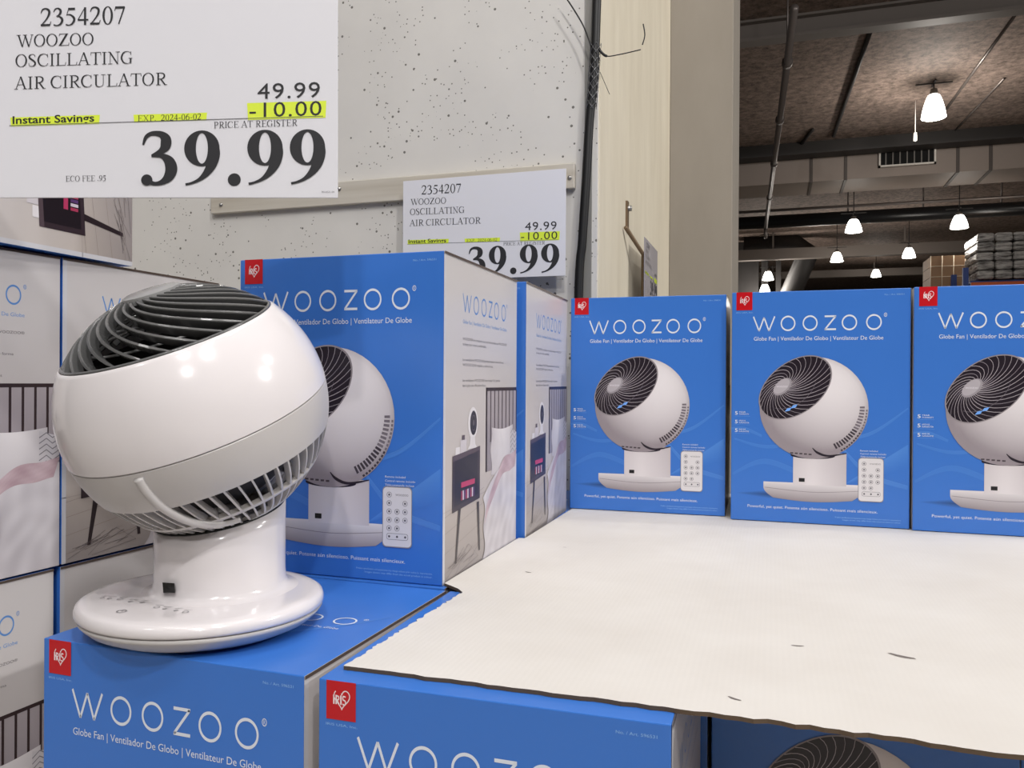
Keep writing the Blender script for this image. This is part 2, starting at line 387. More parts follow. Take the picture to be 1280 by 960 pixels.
def front_art():
    A = Art(lambda u, v, z: (-BW/2+u*BW, -BD/2-z, v*BH))
    asp = BW/BH
    # pale swirls in the blue background
    for pts, q in (([(.42, .26, .004), (.60, .35, .010), (.80, .395, .014), (.99, .50, .006)], .16), ([(.01, .20, .010), (.2, .26, .022), (.45, .20, .02), (.7, .15, .012)], .10),
                [[(.0, .40, .006), (.08, .40, .014), (.18, .37, .010)], .14], [[(.62, .34, .010), (.78, .22, .020), (.99, .17, .016)], .16], [[(.02, .355, .006), (.25, .325, .014), (.6, .41, .006)], .13]):
        A.stroke(pts, lerp(BLUE, (150, 200, 250), q), 0)
        A.stroke([(p[0], p[1]+p[2]*.5, .0018) for p in pts], lerp(BLUE, (150, 200, 250), q*1.8), 1)
    A.grad(lambda a, b: (.64+.35*a, .17+.08*a+.10*b*a), lambda a, b: lerp(BLUE, (130, 185, 245), .3*b), 6, 3, 0)
    # shadow printed under the pictured fan
    A.grad(lambda a, b: (.02+.34*a, .118+(.022*math.sin(math.pi*min(1, a*.5+.0)))*(b-.5)*2), lambda a, b: lerp(BLUE, (22, 40, 75), a*(1-abs(b-.5)*2)), 12, 4, 0)
    # brand words
    woozoo(A, .127, .847, .829, .063, WHT, 1, w=.0075)
    A.text('Globe Fan | Ventilador De Globo | Ventilateur De Globe', .13, .855, .787, .017, WHT, 1)
    A.text('No. / Art. 596531', .86, .965, .972, .006, (150, 195, 240), 1)
    A.text('IRIS USA, Inc.', .025, .125, .908, .005, (150, 195, 240), 1)
    for i, (l1, l2) in enumerate((('YEAR', 'WARRANTY'), ('AÑOS DE', 'GARANTÍA'), ('ANS DE', 'GARANTIE'))):
        v = .462-.038*i
        A.text('5', .022, .038, v, .015, WHT, 1, .01); A.text(l1, .045, .085, v+.009, .006, WHT, 1); A.text(l2, .045, .105, v, .006, WHT, 1)
        A.stroke([(.022, v-.006), (.11, v-.006)], (120, 175, 235), 1, .0008, False)
    A.text('Powerful, yet quiet. Potente aún silencioso. Puissant mais silencieux.', .10, .83, .058, .012, WHT, 1)
    A.text('Product specification and appearance may change without prior notice for improvement.', .60, .955, .031, .0052, (150, 195, 240), 1)
    A.text('Images shown may differ from the actual product in colour.', .64, .955, .021, .0052, (150, 195, 240), 1)
    for i, tx in enumerate(('Remote included', 'Control remoto incluido', 'Télécommande incluse')):
        A.text(tx, .735, (.83, .875, .87)[i], .316-.0125*i, .0065, WHT, 1)
    # base of the pictured fan
    def base_pt(a, b):
        w_ = .278*(.80+.2*math.sin(math.pi/2*min(1, b*1.6)))
        return (.47-w_+2*w_*a, .105+.068*b-.012*math.sin(math.pi*a)*(1-b))
    A.grad(base_pt, lambda a, b: lerp((150, 140, 144), (232, 228, 230), b*.9+.1*a), 16, 8, 2)
    A.stroke([(.20, .148), (.47, .135), (.735, .148)], (140, 132, 138), 3, .0018)
    # stand
    A.grad(lambda a, b: (.362+.298*a, .165+.14*b), lambda a, b: lerp((232, 226, 228), (196, 188, 192), abs(a-.35)*1.2+.25*b), 10, 4, 3)
    A.rect(.395, .178, .428, .194, (20, 20, 24), 4)
    # globe
    cx, cy, ru, rv = .472, .497, .306, .306*asp
    def gp(a, b): return (cx+ru*a*math.cos(2*math.pi*b), cy+rv*a*math.sin(2*math.pi*b))
    def gc(a, b):
        x, y = a*math.cos(2*math.pi*b), a*math.sin(2*math.pi*b); z = math.sqrt(max(0, 1-a*a))
        d = x*.30+y*.55+z*.78
        return lerp((138, 128, 134), (238, 233, 235), .15+.85*max(0, d)**.8)
    A.ell(cx, .292, .125, .014, (30, 22, 40), 4)
    A.grad(gp, gc, 12, 48, 5)
    # rear vent slots along the lower right
    for row, (r1, r2, a0, a1) in enumerate(((.84, .93, -62, 4), (.955, .985, -58, 0))):
        n = 17
        for i in range(n):
            b0 = R_(a0+(a1-a0)*i/n); b1 = R_(a0+(a1-a0)*(i+.62)/n)
            sq = 1-.25*abs(i/n-.35)
            c = (66, 58, 66) if i < 9 else (120, 112, 120)
            q1, q2 = (r1-.05+.06*i/n, r2-.03+.035*i/n) if row == 0 else (r1, r2)
            r1_, r2_ = q1, q2
            A.poly([(cx+ru*r1_*math.cos(b0), cy+rv*r1_*math.sin(b0)), (cx+ru*r2_*math.cos(b0), cy+rv*r2_*math.sin(b0)), (cx+ru*r2_*math.cos(b1), cy+rv*r2_*math.sin(b1)), (cx+ru*r1_*math.cos(b1), cy+rv*r1_*math.sin(b1))], c, 6)
    for i in range(5):
        A.rect(.345+.026*i, .298-.001*i, .362+.026*i, .304-.001*i, (70, 60, 68), 6)
    A.stroke([(.47, .325, .003), (.50, .305, .010), (.56, .293, .008), (.66, .306, .003)], (40, 32, 44), 7)
    # grille opening
    ang = math.atan2(.205*1.02, .245); gx, gy = .369, .583
    mu, mi_ = .236*BW, .150*BW
    def ge(r, t):
        x, y = mu*r*math.cos(t), mi_*r*math.sin(t)
        return (gx+(x*math.cos(ang)-y*math.sin(ang))/BW, gy+(x*math.sin(ang)+y*math.cos(ang))/BH)
    A.poly([ge(1.02, 2*math.pi*i/60) for i in range(60)], (150, 142, 146), 6)
    A.poly([ge(.985, 2*math.pi*i/60) for i in range(60)], (34, 26, 36), 7)
    hx, hy = -.22, .34      # hub sits towards the far rim
    def gh(r, t):
        x, y = hx*(1-r)+r*math.cos(t), hy*(1-r)+r*math.sin(t)
        x, y = mu*x*.985, mi_*y*.985
        return (gx+(x*math.cos(ang)-y*math.sin(ang))/BW, gy+(x*math.sin(ang)+y*math.cos(ang))/BH)
    for i in range(30):
        t0 = 2*math.pi*i/30
        pts = []
        for j in range(9):
            r = .15+.85*j/8; pts.append(gh(r, t0+1.25*(j/8)**.8)+(.0026-.0008*j/8,))
        A.stroke(pts, (186, 178, 184) if i % 3 else (150, 142, 150), 8, smooth=False)
    A.stroke([gh(.7, R_(a))+(.0015,) for a in range(200, 330, 12)], (120, 112, 122), 8, smooth=False)
    for q_ in (.0, .055):
        c0 = (.33+q_*.6, .487+q_*.25); A.poly([(c0[0]-.018, c0[1]-.008), (c0[0]+.010, c0[1]-.004), (c0[0]+.022, c0[1]+.010), (c0[0]-.004, c0[1]+.006)], (120, 175, 250), 9)
    hp = gh(0, 0)
    A.ell(hp[0], hp[1], .058, .030, (158, 152, 158), 9, rot=.5)
    A.ell(hp[0]-.004, hp[1]+.002, .050, .025, (182, 176, 182), 10, rot=.5)
    A.text('WOOZOO', hp[0]-.034, hp[0]+.030, hp[1]-.003, .007, (235, 232, 238), 11)
    # remote
    def rr(x0, y0, x1, y1, r, col, k):
        pts = []
        for (cx_, cy_, a) in ((x1-r, y1-r*asp, 0), (x0+r, y1-r*asp, 90), (x0+r, y0+r*asp, 180), (x1-r, y0+r*asp, 270)):
            for i in range(5): t = R_(a+90*i/4); pts.append((cx_+r*math.cos(t), cy_+r*asp*math.sin(t)))
        A.poly(pts, col, k)
    rr(.724, .105, .862, .290, .018, (150, 146, 150), 6); rr(.727, .108, .859, .287, .017, (226, 222, 224), 7)
    A.text('WOOZOO', .785, .845, .262, .006, (110, 105, 112), 8)
    for j, row in enumerate(('x..', 'x.x', 'xxx', 'xxx', 'xx.')):
        for i, c in enumerate(row):
            if c == 'x':
                v = .265-.0255*j; uu = .756+.037*i
                A.ring(uu, v, .012, .012*asp, .0095, .0095*asp, (150, 146, 150), 8, 20); A.ell(uu, v, .005, .005*asp, (100, 96, 104), 8, n=12)
    rr(.744, .128, .845, .148, .010, (150, 146, 150), 8); rr(.746, .1295, .843, .1465, .009, (222, 218, 220), 9)
    for uu in (.757, .794, .832): A.ell(uu, .138, .005, .005*asp, (90, 86, 94), 10, n=12)
    return A
def badge_art(T, k0=2):
    A = Art(T)
    A.rect(0, 0, 1, 1, (196, 14, 28), 0)
    H = []
    for i in range(49):
        t = 2*math.pi*i/48; x = 16*math.sin(t)**3; y = 13*math.cos(t)-5*math.cos(2*t)-2*math.cos(3*t)-math.cos(4*t)
        H.append((.53+x*.0165, .56+y*.017))
    A.stroke([p+(.03,) for p in H[2:40]], (240, 225, 228), 1, smooth=False)
    A.stroke([p+(.03,) for p in H[45:49]], (240, 225, 228), 1, smooth=False)
    wv = (245, 232, 234)
    for x in (.26, .50): A.stroke([(x, .40), (x, .64)], wv, 1, .05, False)
    A.stroke([(.34, .40), (.34, .64)], wv, 1, .045, False)
    A.stroke([(.34, .62), (.42, .60), (.42, .53), (.35, .51)], wv, 1, .035); A.stroke([(.37, .51), (.44, .40)], wv, 1, .04, False)
    A.stroke([(.66, .61), (.58, .62), (.57, .54), (.65, .50), (.64, .41), (.55, .42)], wv, 1, .035)
    return A
def side_art():
    # the +X panel; u runs away from the front face
    A = Art(lambda u, v, z: (BW/2+z, -BD/2+u*BD, v*BH))
    A.grad(lambda a, b: (a, b), lambda a, b: lerp(lerp((196, 186, 178), (176, 168, 166), a), (204, 200, 200), b*1.5-.2) if b > .24 else lerp((150, 142, 140), (186, 176, 168), b/.24), 6, 24, 0)
    A.rect(0, 0, .022, 1, (205, 205, 210), 1)
    lb = (90, 140, 205)
    woozoo(A, .215, .815, .832, .058, lb, 1, w=.0062)
    A.text('Globe Fan | Ventilador De Globo | Ventilateur De Globe', .215, .83, .795, .012, (110, 155, 212), 1)
    for i, (a, b) in enumerate((('WOOZOO® air circulators can cool and circulate air WOOZOO®', 'to keep your rooms comfortable.'), ('Los ventiladores WOOZOO® permiten mover el aire de forma', 'WOOZOO® rápida y silenciosa.'), ('Les ventilateurs WOOZOO® font circuler l’air partout', 'dans la pièce avec efficacité et silence.'))):
        v = .742-.066*i
        A.text(a, .215, .83-.05*i, v, .0085, (104, 98, 102), 1); A.text(b, .215, .52+.1*(i % 2), v-.0165, .0085, (104, 98, 102), 1)
    # floorboards
    for v in (.03, .09, .15, .2): A.stroke([(.02, v), (.5, v+.05)], (142, 130, 124), 1, .0012, False)
    A.stroke([(0, .215), (.55, .235)], (168, 158, 154), 1, .002, False)
    # headboard
    br = (52, 38, 40)
    A.grad(lambda a, b: (.535+.465*a, .30+.28*b), lambda a, b: lerp((140, 132, 138), (168, 160, 164), b), 3, 6, 1)
    A.rect(.52, .578, 1, .590, br, 2)
    for i in range(9):
        u = .525+i*.0585; A.rect(u, .30 if i == 0 else .40, u+.012, .58, br, 2)
    A.rect(.52, .30, .54, .59, br, 2)
    # pillow and patterned cushion
    A.grad(lambda a, b: (.60+.34*a+.012*math.sin(b*9)*(1-a), .285+.165*b-.010*math.sin(math.pi*a)), lambda a, b: lerp((180, 174, 178), (226, 222, 224), .4+.6*math.sin(math.pi*a)*b), 12, 8, 3)
    A.grad(lambda a, b: (.90+.10*a, .30+.14*b*(1-.15*a)), lambda a, b: (198, 194, 198), 2, 2, 4)
    for i in range(7): A.stroke([(.90, .31+.018*i), (.935, .325+.018*i), (.965, .308+.018*i), (1.0, .322+.018*i)], (120, 116, 124), 5, .0032, False)
    # duvet with folds
    def dp(a, b):
        left = .47+.04*math.sin(b*3.1)+.02*math.sin(b*9)
        top = .335-.12*(1-a)**2
        return (left+(1-left)*a, .0+top*b)
    def dc(a, b):
        f = .5+.5*math.sin(a*9+b*7+2.2*math.sin(b*5-a*4))*math.sin(a*5-b*9+1.3*math.sin(a*11)); g = .5+.5*math.sin(a*31-b*14+2*math.sin(b*9))
        return lerp((158, 152, 158), (222, 218, 222), .42+.26*f+.12*g+.25*b-.15*(1-a))
    A.grad(dp, dc, 44, 26, 6)
    # pink blanket
    def bp_(a, b):
        x = .50+.47*a; y = .14+.15*math.sin(math.pi/2*min(1, a*1.35))+.015*a
        return (x+.03*b, y+.062*b-.02+.004*math.sin(a*14))
    A.grad(bp_, lambda a, b: lerp((168, 140, 148), (208, 188, 194), .5+.35*math.sin(a*23+b*4)*math.sin(b*5+a*7)), 30, 5, 7)
    # bedside fan
    A.ell(.345, .475, .062, .052, (226, 222, 224), 3); A.ell(.352, .475, .043, .040, (40, 34, 40), 4)
    A.ring(.352, .475, .028, .026, .025, .023, (96, 90, 96), 5, 24); A.ell(.352, .475, .012, .010, (96, 90, 96), 5)
    A.poly([(.31, .43), (.37, .43), (.375, .405), (.40, .392), (.28, .392), (.305, .405)], (220, 216, 218), 4)
    # jars
    A.rect(.135, .375, .185, .405, (224, 220, 222), 3); A.rect(.19, .375, .265, .425, (206, 200, 204), 3); A.rect(.21, .425, .245, .44, (96, 84, 88), 3)
    # bedside cabinet
    A.poly([(.10, .205), (.44, .220), (.44, .395), (.10, .380)], (56, 44, 50), 4)
    A.poly([(.125, .222), (.41, .235), (.41, .378), (.125, .364)], (34, 26, 32), 5)
    A.poly([(.10, .362), (.44, .382), (.44, .395), (.10, .380)], (84, 70, 76), 5)
    for i in range(9): A.rect(.20+.019*i, .235, .214+.019*i, .265, ((170, 60, 90), (210, 200, 210), (90, 60, 110))[i % 3], 6)
    A.rect(.20, .275, .37, .292, (186, 60, 100), 6)
    for u0_, u1_ in ((.17, .135), (.40, .43)):
        A.poly([(u0_, .21), (u0_+.03, .21), (u1_+.018, .045), (u1_, .045)], (44, 34, 38), 4)
    # line sketch of a rug
    rnd = random.Random(3)
    for i in range(9):
        x = .05+.3*rnd.random(); A.stroke([(x, .01+.04*rnd.random()), (x+.14, .04+.05*rnd.random())], (90, 80, 82), 5, .0011, False)
    A.stroke([(.03, .012), (.30, .085), (.42, .03), (.16, .008)], (96, 88, 90), 5, .0011, False)
    A.rect(0, .9925, 1, 1, (84, 72, 66), 8)
    return A
def top_art():
    A = Art(lambda u, v, z: (-BW/2+u*BW, -BD/2+v*BD, BH+z))
    woozoo(A, .13, .88, .46, .075, WHT, 1, w=.0075)
    A.text('Globe Fan | Ventilador De Globo | Ventilateur De Globe', .30, .86, .405, .018, WHT, 1)
    A.stroke([(.1, .1, .01), (.5, .2, .02), (.8, .4, .012), (.97, .6, .004)], lerp(BLUE, (150, 195, 245), .25), 0)
    return A
AF, AS, AT = front_art(), side_art(), top_art()
def build_carton():
    root = empty('fan_box', (0, 0, 0))
    b = MB(); x, y = BW/2, BD/2
    vs = [(-x, -y, 0), (x, -y, 0), (x, y, 0), (-x, y, 0), (-x, -y, BH), (x, -y, BH), (x, y, BH), (-x, y, BH)]
    b.add(vs, [(0, 1, 5, 4)], 0); b.add(vs, [(2, 3, 7, 6)], 0); b.add(vs, [(4, 5, 6, 7), (3, 2, 1, 0)], 0)
    b.add(vs, [(1, 2, 6, 5), (3, 0, 4, 7)], 1)
    o = b.build('carton', [M_BLUE, M_SIDEW], root)
    bm = bmesh.new(); bm.from_mesh(o.data); bmesh.ops.remove_doubles(bm, verts=bm.verts, dist=1e-5)
    bmesh.ops.bevel(bm, geom=list(bm.edges), offset=.0011, segments=2, affect='EDGES', profile=.5)
    bmesh.ops.recalc_face_normals(bm, faces=bm.faces); bm.to_mesh(o.data); bm.free()
    AF.mb.build('front_artwork', M_INK, root, ink=True)
    AS.mb.build('side_artwork', M_INK, root, ink=True)
    AT.mb.build('top_artwork', M_INK, root, ink=True)
    bd = badge_art(lambda u, v, z: (-BW/2+(.026+.094*u)*BW, -BD/2-z-.0003, (.921+.079*v)*BH)).mb.build('red_badge', M_INK, root, ink=True)
    return root
def copy_tree(o, parent=None):
    c = o.copy(); COL.objects.link(c); c.parent = parent
    for k in list(o.children): copy_tree(k, c)
    return c

# ---------------------------------------------------------------- setting
FLOOR = -.82; ZC = 5.3
YW = 1.86
def struct(name, mb, mt, **kw): return tag(mb.build(name, mt, **kw), kind='structure')
b = MB(); b.box(-14, 40, -8, 62, FLOOR-.1, FLOOR); struct('floor', b, M_FLOOR)
b = MB(); b.box(-14, 40, -8, 62, ZC, ZC+.1); struct('ceiling', b, M_CEIL)
XW = pY(746, 300, YW).x
Y2 = pX(835, 300, XW).y
X3 = pY(916, 200, Y2).x
b = MB(); b.box(-14, XW, YW, YW+.3, FLOOR, ZC); struct('wall_back', b, M_WALL)
b = MB(); b.box(XW-.3, XW+.004, YW+.012, Y2+.3, FLOOR, ZC); struct('wall_side', b, M_SIDE)
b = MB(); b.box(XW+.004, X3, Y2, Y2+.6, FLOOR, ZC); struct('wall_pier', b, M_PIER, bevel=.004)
b = MB(); b.box(-14, 40, 56, 56.2, FLOOR, ZC); struct('wall_far', b, mat('far_wall', (70, 62, 56), .9))
# steel corner guard beside the cable
b = MB(); b.box(XW-.030, XW-.012, YW-.006, YW-.0005, FLOOR, ZC); struct('trim_1', b, mat('corner_guard', (150, 148, 142), .4, metal=.2))

# mounting board across the wall
p0 = pY(268, 268, YW); p1 = pY(720, 206, YW); p2 = pY(720, 237, YW)
b = MB(); zt = pY(712, 206, YW).z
b.box(p0.x, p1.x, YW-.016, YW-.0005, p2.z, zt)
mt = mat('board_paint', (196, 190, 178), .6); n_, l_, b_ = nodes(mt)
t_, mp_ = noise(mt, 14, 4, .5, (.15, 1, 3)); rr_ = ramp(mt, t_.outputs['Fac'], [(.35, (188, 180, 166)), (.65, (206, 200, 188))]); l_.new(rr_.outputs[0], b_.inputs['Base Color'])
root = empty('mounting_board', (p0.x, YW, p2.z), 'painted wooden board screwed flat across the pitted concrete wall', 'board')
b.build('board', mt, root, off=root.location, bevel=.002)
for px, py in ((276, 256), (712, 222), (424, 236)):
    c = pY(px, py, YW-.017); q = MB(); q.lathe([(0, -.004), (.004, -.003), (.006, .001), (.006, .002)], 14, c, ax=(0, 1, 0), e1=(1, 0, 0), e2=(0, 0, 1)); q.build('screw', M_METAL, root, off=root.location)

# ---------------------------------------------------------------- price signs
def sign_art(T, W_, H_, slope, ox=0, oy=0):
    """layout in the 422 x 247 frame of the card, y down"""
    A = Art(T, base=.0003); K = (38, 38, 42); Y_ = (224, 244, 66)
    sx = W_/422.0
    def U(x): return (x+ox)*sx
    def V(y, x=211):
        yy = y + (0.0 if slope > 0 else 2+.048*(x-15)); return H_-(yy+oy)*sx
    sl = slope
    h = lambda v: v*sx
    def hl(x0, y0, x1, y1):
        e = sl*(x1-x0); pts = [(U(x0), V(y1, x0)), (U(x1), V(y1, x0)+e*sx), (U(x1)+h(1), V(y0, x0)+e*sx), (U(x0)-h(1), V(y0, x0))]
        A.poly(pts, Y_, 0)
    hl(14, 147, 124, 158); hl(168, 143.5, 258, 153); hl(310, 129, 407, 150)
    A.serif('2354207', U(50), U(158), V(33, 50), h(22), K, 1, slope=sl)
    A.serif('WOOZOO', U(21), U(118), V(59, 21), h(15), K, 1, slope=sl)
    A.serif('OSCILLATING', U(19), U(167), V(84, 19), h(15.5), K, 1, slope=sl)
    A.serif('AIR CIRCULATOR', U(18), U(209), V(112, 18), h(15.5), K, 1, slope=sl)
    A.text('49.99', U(322), U(400), V(124, 322), h(19.5), K, 1, slope=sl, sp=1.1)
    A.text('-10.00', U(312), U(402), V(147, 312), h(18.5), K, 1, slope=sl, sp=1.1)
    A.text('Instant Savings', U(16), U(118), V(155, 16), h(9.5), K, 1, off=.018, slope=sl)
    A.serif('EXP.  2024-06-02', U(172), U(252), V(152, 172), h(7.5), (60, 62, 50), 1, slope=sl)
    A.poly([(U(12), V(157.5, 12)), (U(404), V(157.5, 12)+sl*392*sx), (U(404), V(157, 12)+sl*392*sx+h(.3)), (U(12), V(157, 12)+h(.3))], (96, 96, 100), 1)
    A.serif('PRICE AT REGISTER', U(267), U(372), V(160.5, 267), h(8), K, 1, slope=sl)
    A.serif('39.99', U(174), U(412), V(232, 174), h(67), K, 1, bold=True, slope=sl*.35)
    A.serif('ECO FEE .95', U(82), U(133), V(227, 82), h(7), (70, 70, 74), 1, slope=sl*.5)
    A.text('SKU6531-04', U(402), U(418), V(241, 402), h(2.2), (110, 110, 116), 1)
    return A
def price_sign(origin, ex, ez, W_, H_, slope, ox, oy, label, thick=.002, holder=None, group=None):
    """origin lower-left corner, ex along the card, ez up"""
    ex = Vector(ex).normalized(); ez = Vector(ez).normalized(); nn = ex.cross(ez)   # towards the reader
    root = empty('price_sign', origin, label, 'sign')
    b = MB(); M = Matrix((ex, -nn, ez)).transposed().to_4x4()
    b.box(0, W_, 0, thick, 0, H_, 0, M); b.build('card', M_PAPER, root, bevel=.0003)
    A = sign_art(lambda u, v, z: ex*u+ez*v+nn*z, W_, H_, slope, ox, oy)
    A.mb.build('sign_print', M_PAPERINK, root, ink=True)
    if holder: holder(root, ex, ez, nn, M)
    return root
# small sign on the board
YS = YW-.045
a0 = pY(504, 224, YS); a1 = pY(707.5, 210.5, YS); az = pY(703, 344.5, YS)
Wd = (a1-a0).length; Hd = a1.z-az.z
def board_holder(root, ex, ez, nn, M):
    b = MB(); b.box(.01, Wd-.01, .002, .027, Hd-.05, Hd-.035, 0, M); b.build('sign_holder', M_GREYP, root)
price_sign((a0.x, YS, a1.z-Hd), (1, 0, 0), (0, 0, 1), Wd, Hd, -.02, 0, 0, 'white price sign held off the wall above the rear boxes, lower part behind boxes', holder=board_holder)
# added card for the pasted-in inset of the wall sign, square to the camera
DS = .78
c0 = pD(0, 247, DS); c1 = pD(422, 247, DS); ct = pD(418, -6, DS)
exs = (c1-c0).normalized(); ezs = UP
Wb = (c1-c0).length; ppx = Wb/422
def hang_holder(root, ex, ez, nn, M):  # added wires, so the inset card does not float
    for u in (.08, .86):
        b = MB(); p = ex*(Wb*u+.03)+ez*(ppx*253); b.tube([p-ez*.012-nn*.004, p+Vector((0, 0, ZC-root.location.z-p.z))-nn*.004], .0008, 6)
        b.build('added_wire', M_METAL, root)
ext = .035
price_sign(c0-exs*ext, exs, ezs, Wb+ext, ppx*253, -.02, 0, 0, 'pasted-in enlargement of the wall price sign at the upper left, built as an added hanging card', holder=hang_holder)
sg = bpy.context.scene.objects['price_sign.001']
for ch in list(sg.children):
    if ch.name.startswith('sign_print'): bpy.data.objects.remove(ch)
A_ = sign_art(lambda u, v, z: exs*(u*Wb/(Wb)+ext)+ezs*v+exs.cross(ezs)*z, Wb, ppx*247, .030, 0, 0)
A_.mb.build('sign_print', M_PAPERINK, sg, ink=True)

# side-wall sign on its bracket
XS = XW+.05
q0 = pX(806, 300, XS).y; q1 = pX(822, 300, XS).y
zt = pX(806, 296, XS).z
root = empty('price_sign', (XS, q0, zt-.25), 'small price sign seen nearly edge-on, hung from the side wall bracket', 'sign')
b = MB(); b.box(XS-.002, XS, q0, q1, zt-.30, zt); b.build('card', mat('sleeve', (150, 148, 160), .12), root, off=root.location)
A_ = sign_art(lambda u, v, z: Vector((z, u, v)), q1-q0, .25, -.02, 0, 0); A_.mb.build('sign_print', M_PAPERINK, root, ink=True)
root = empty('sign_bracket', (XW, pX(781, 260, XW).y, pX(781, 280, XW).z), 'bent brown metal bracket bolted to the beige side wall', 'bracket')
M_BRN = mat('bracket_steel', (120, 100, 78), .45, metal=.4)
b = MB(); yb = root.location.y
b.box(XW+.004, XW+.010, yb-.012, yb+.012, pX(781, 288, XW).z, pX(781, 252, XW).z)
e0 = pX(782, 284, XW+.012); e1_ = pX(804, 318, XS-.006)
b.tube([e0, e1_, Vector((e1_.x, e1_.y, zt-.22))], .006, 6); b.build('arm', M_BRN, root, off=root.location)
b = MB(); b.lathe([(0, .012), (.008, .010), (.008, 0)], 8, (XW+.009, yb+.0, pX(787, 268, XW).z), ax=(1, 0, 0), e1=(0, 1, 0), e2=(0, 0, 1)); b.build('bolt', M_METAL, root, off=root.location)

# cable on the corner, its braided grip and loose wires
root = empty('power_cable', (XW, YW, FLOOR), 'thick black cable hanging down the concrete corner with a braided grip', 'cable')
b = MB(); YC = YW-.03
cp = [pY(x, y, YC) for x, y in ((749, -60), (746, 0), (744, 60), (742, 100), (737, 150), (733, 220), (728, 300), (723, 380))]
b.tube([Vector(p) for p in spline([tuple(p) for p in cp]+[(cp[-1].x-.01, YC, -.3), (cp[-1].x-.01, YC, FLOOR+.01)])], .0105, 12); b.build('cable', M_BLACK, root, off=root.location)
b = MB(); g0, g1 = pY(745, 55, YC), pY(739, 137, YC)
for sgn in (1, -1):
    for k in range(5):
        pts = []
        for i in range(41):
            t = i/40; a = sgn*t*9+k*2*math.pi/5; c = g0.lerp(g1, t); pts.append(c+Vector((math.cos(a), math.sin(a), 0))*.0125)
        b.tube(pts, .0007, 4, cap=False)
b.build('braided_grip', mat('grip_wire', (120, 120, 122), .35, metal=.8), root, off=root.location)
b = MB(); b.tube([Vector(p) for p in spline([tuple(pY(x, y, YC-.01)) for x, y in ((704, -8), (716, 10), (729, 32), (739, 58))])], .0018, 6)
b.tube([Vector(p) for p in spline([tuple(pY(x, y, YC-.01)) for x, y in ((749, 62), (758, 70), (775, 68), (801, 62))])], [.003]*9+[.0012]*16, 6)
b.tube([Vector(p) for p in spline([tuple(pY(x, y, YC-.01)) for x, y in ((803, 56), (806, 44), (804, 30))])], .0015, 6)
b.tube([pY(750, 90, YC), pY(762, 118, YC)], .0007, 5)
b.build('loose_wire', M_BLACK, root, off=root.location)

# ---------------------------------------------------------------- cartons
proto = build_carton()
used = [False]
def place(x_corner, y_corner, rot, z, label, side='R', group='blue globe fan boxes on the pallet display'):
    o = proto if not used[0] else copy_tree(proto); used[0] = True
    a = R_(rot); dx = -BW/2 if side == 'R' else BW/2; dy = BD/2
    o.location = (x_corner+dx*math.cos(a)-dy*math.sin(a), y_corner+dx*math.sin(a)+dy*math.cos(a), z)
    o.rotation_euler = (0, 0, a); tag(o, label, 'box', group); return o
place(-.3716, .8790, .24, .0006, 'large blue fan box standing right behind the white fan')
place(-.3627, 1.1845, 1.43, .0006, 'blue fan box directly behind the large one, showing mostly its grey side panel')
place(-.3640, 1.4817, 1.2, .0046, 'blue fan box at the back left of the white sheet, below the pier', 'L')
place(-.0668, 1.4608, .21, .0046, 'middle blue fan box of the back row on the white sheet', 'L')
place(.2225, 1.4530, 0, .0046, 'blue fan box cut off at the right edge of the picture, on the white sheet', 'L')
place(-.3661, .5748, -1.07, -.4, 'blue fan box the white globe fan stands on')
place(-.3522+BW*0, .5748, .6, -.4, 'blue fan box in the front row under the left end of the white sheet', 'L')
place(-.0580, .873, 0, -.4, 'shaded blue fan box set back under the white sheet, fan picture just visible', 'L')
place(.2290, .873, 0, -.4, 'shaded blue fan box under the sheet at the far lower right', 'L')
place(-.3661, .873, 0, -.4, 'blue fan box hidden beneath the large standing box')
place(-.3485, .878, 0, -.4, 'blue fan box showing only a sliver of top at the torn sheet corner', 'L')
for x, y in ((-.6521, 1.172), (-.3515, 1.172), (-.0600, 1.172), (.2290, 1.172), (-.6521, 1.466), (-.3515, 1.466), (-.0600, 1.466), (.2290, 1.466)):
    place(x, y, 0, -.4, 'blue fan box hidden below the white sheet and rear boxes', 'L', 'hidden fan boxes of the lower layer')
GL = 'fan boxes stacked at the left'
ZL = .003
LX, LY, LA = -.8787, .8076, -3.0
a = R_(LA)
def left(k, z, label, dx=0, dy=0):
    return place(LX-(BD+.004)*k*math.sin(a)+dx, LY+(BD+.004)*k*math.cos(a)+dy, LA, z, label, 'R', GL)
left(-1, ZL, 'left stack box printed with a bed, pillow and blanket, left of the fan')
left(0, ZL, 'left stack box mostly hidden behind the white globe fan')
left(-1, ZL-.4035, 'dim lower box of the left stack at the picture edge', -.002, -.006)
left(0, ZL-.4035, 'dim lower box of the left stack beside the front fan box', -.002, 0)
FX = -.868
yc = pX(165, 330, FX).y
o = copy_tree(proto)
o.rotation_euler = (R_(90), 0, 0)
o.location = (FX-BW/2, yc-.0, ZL+BH+.003+BD/2)
tag(o, 'fan box lying on its side on top of the left stack, printed cabinet turned sideways', 'box', GL)

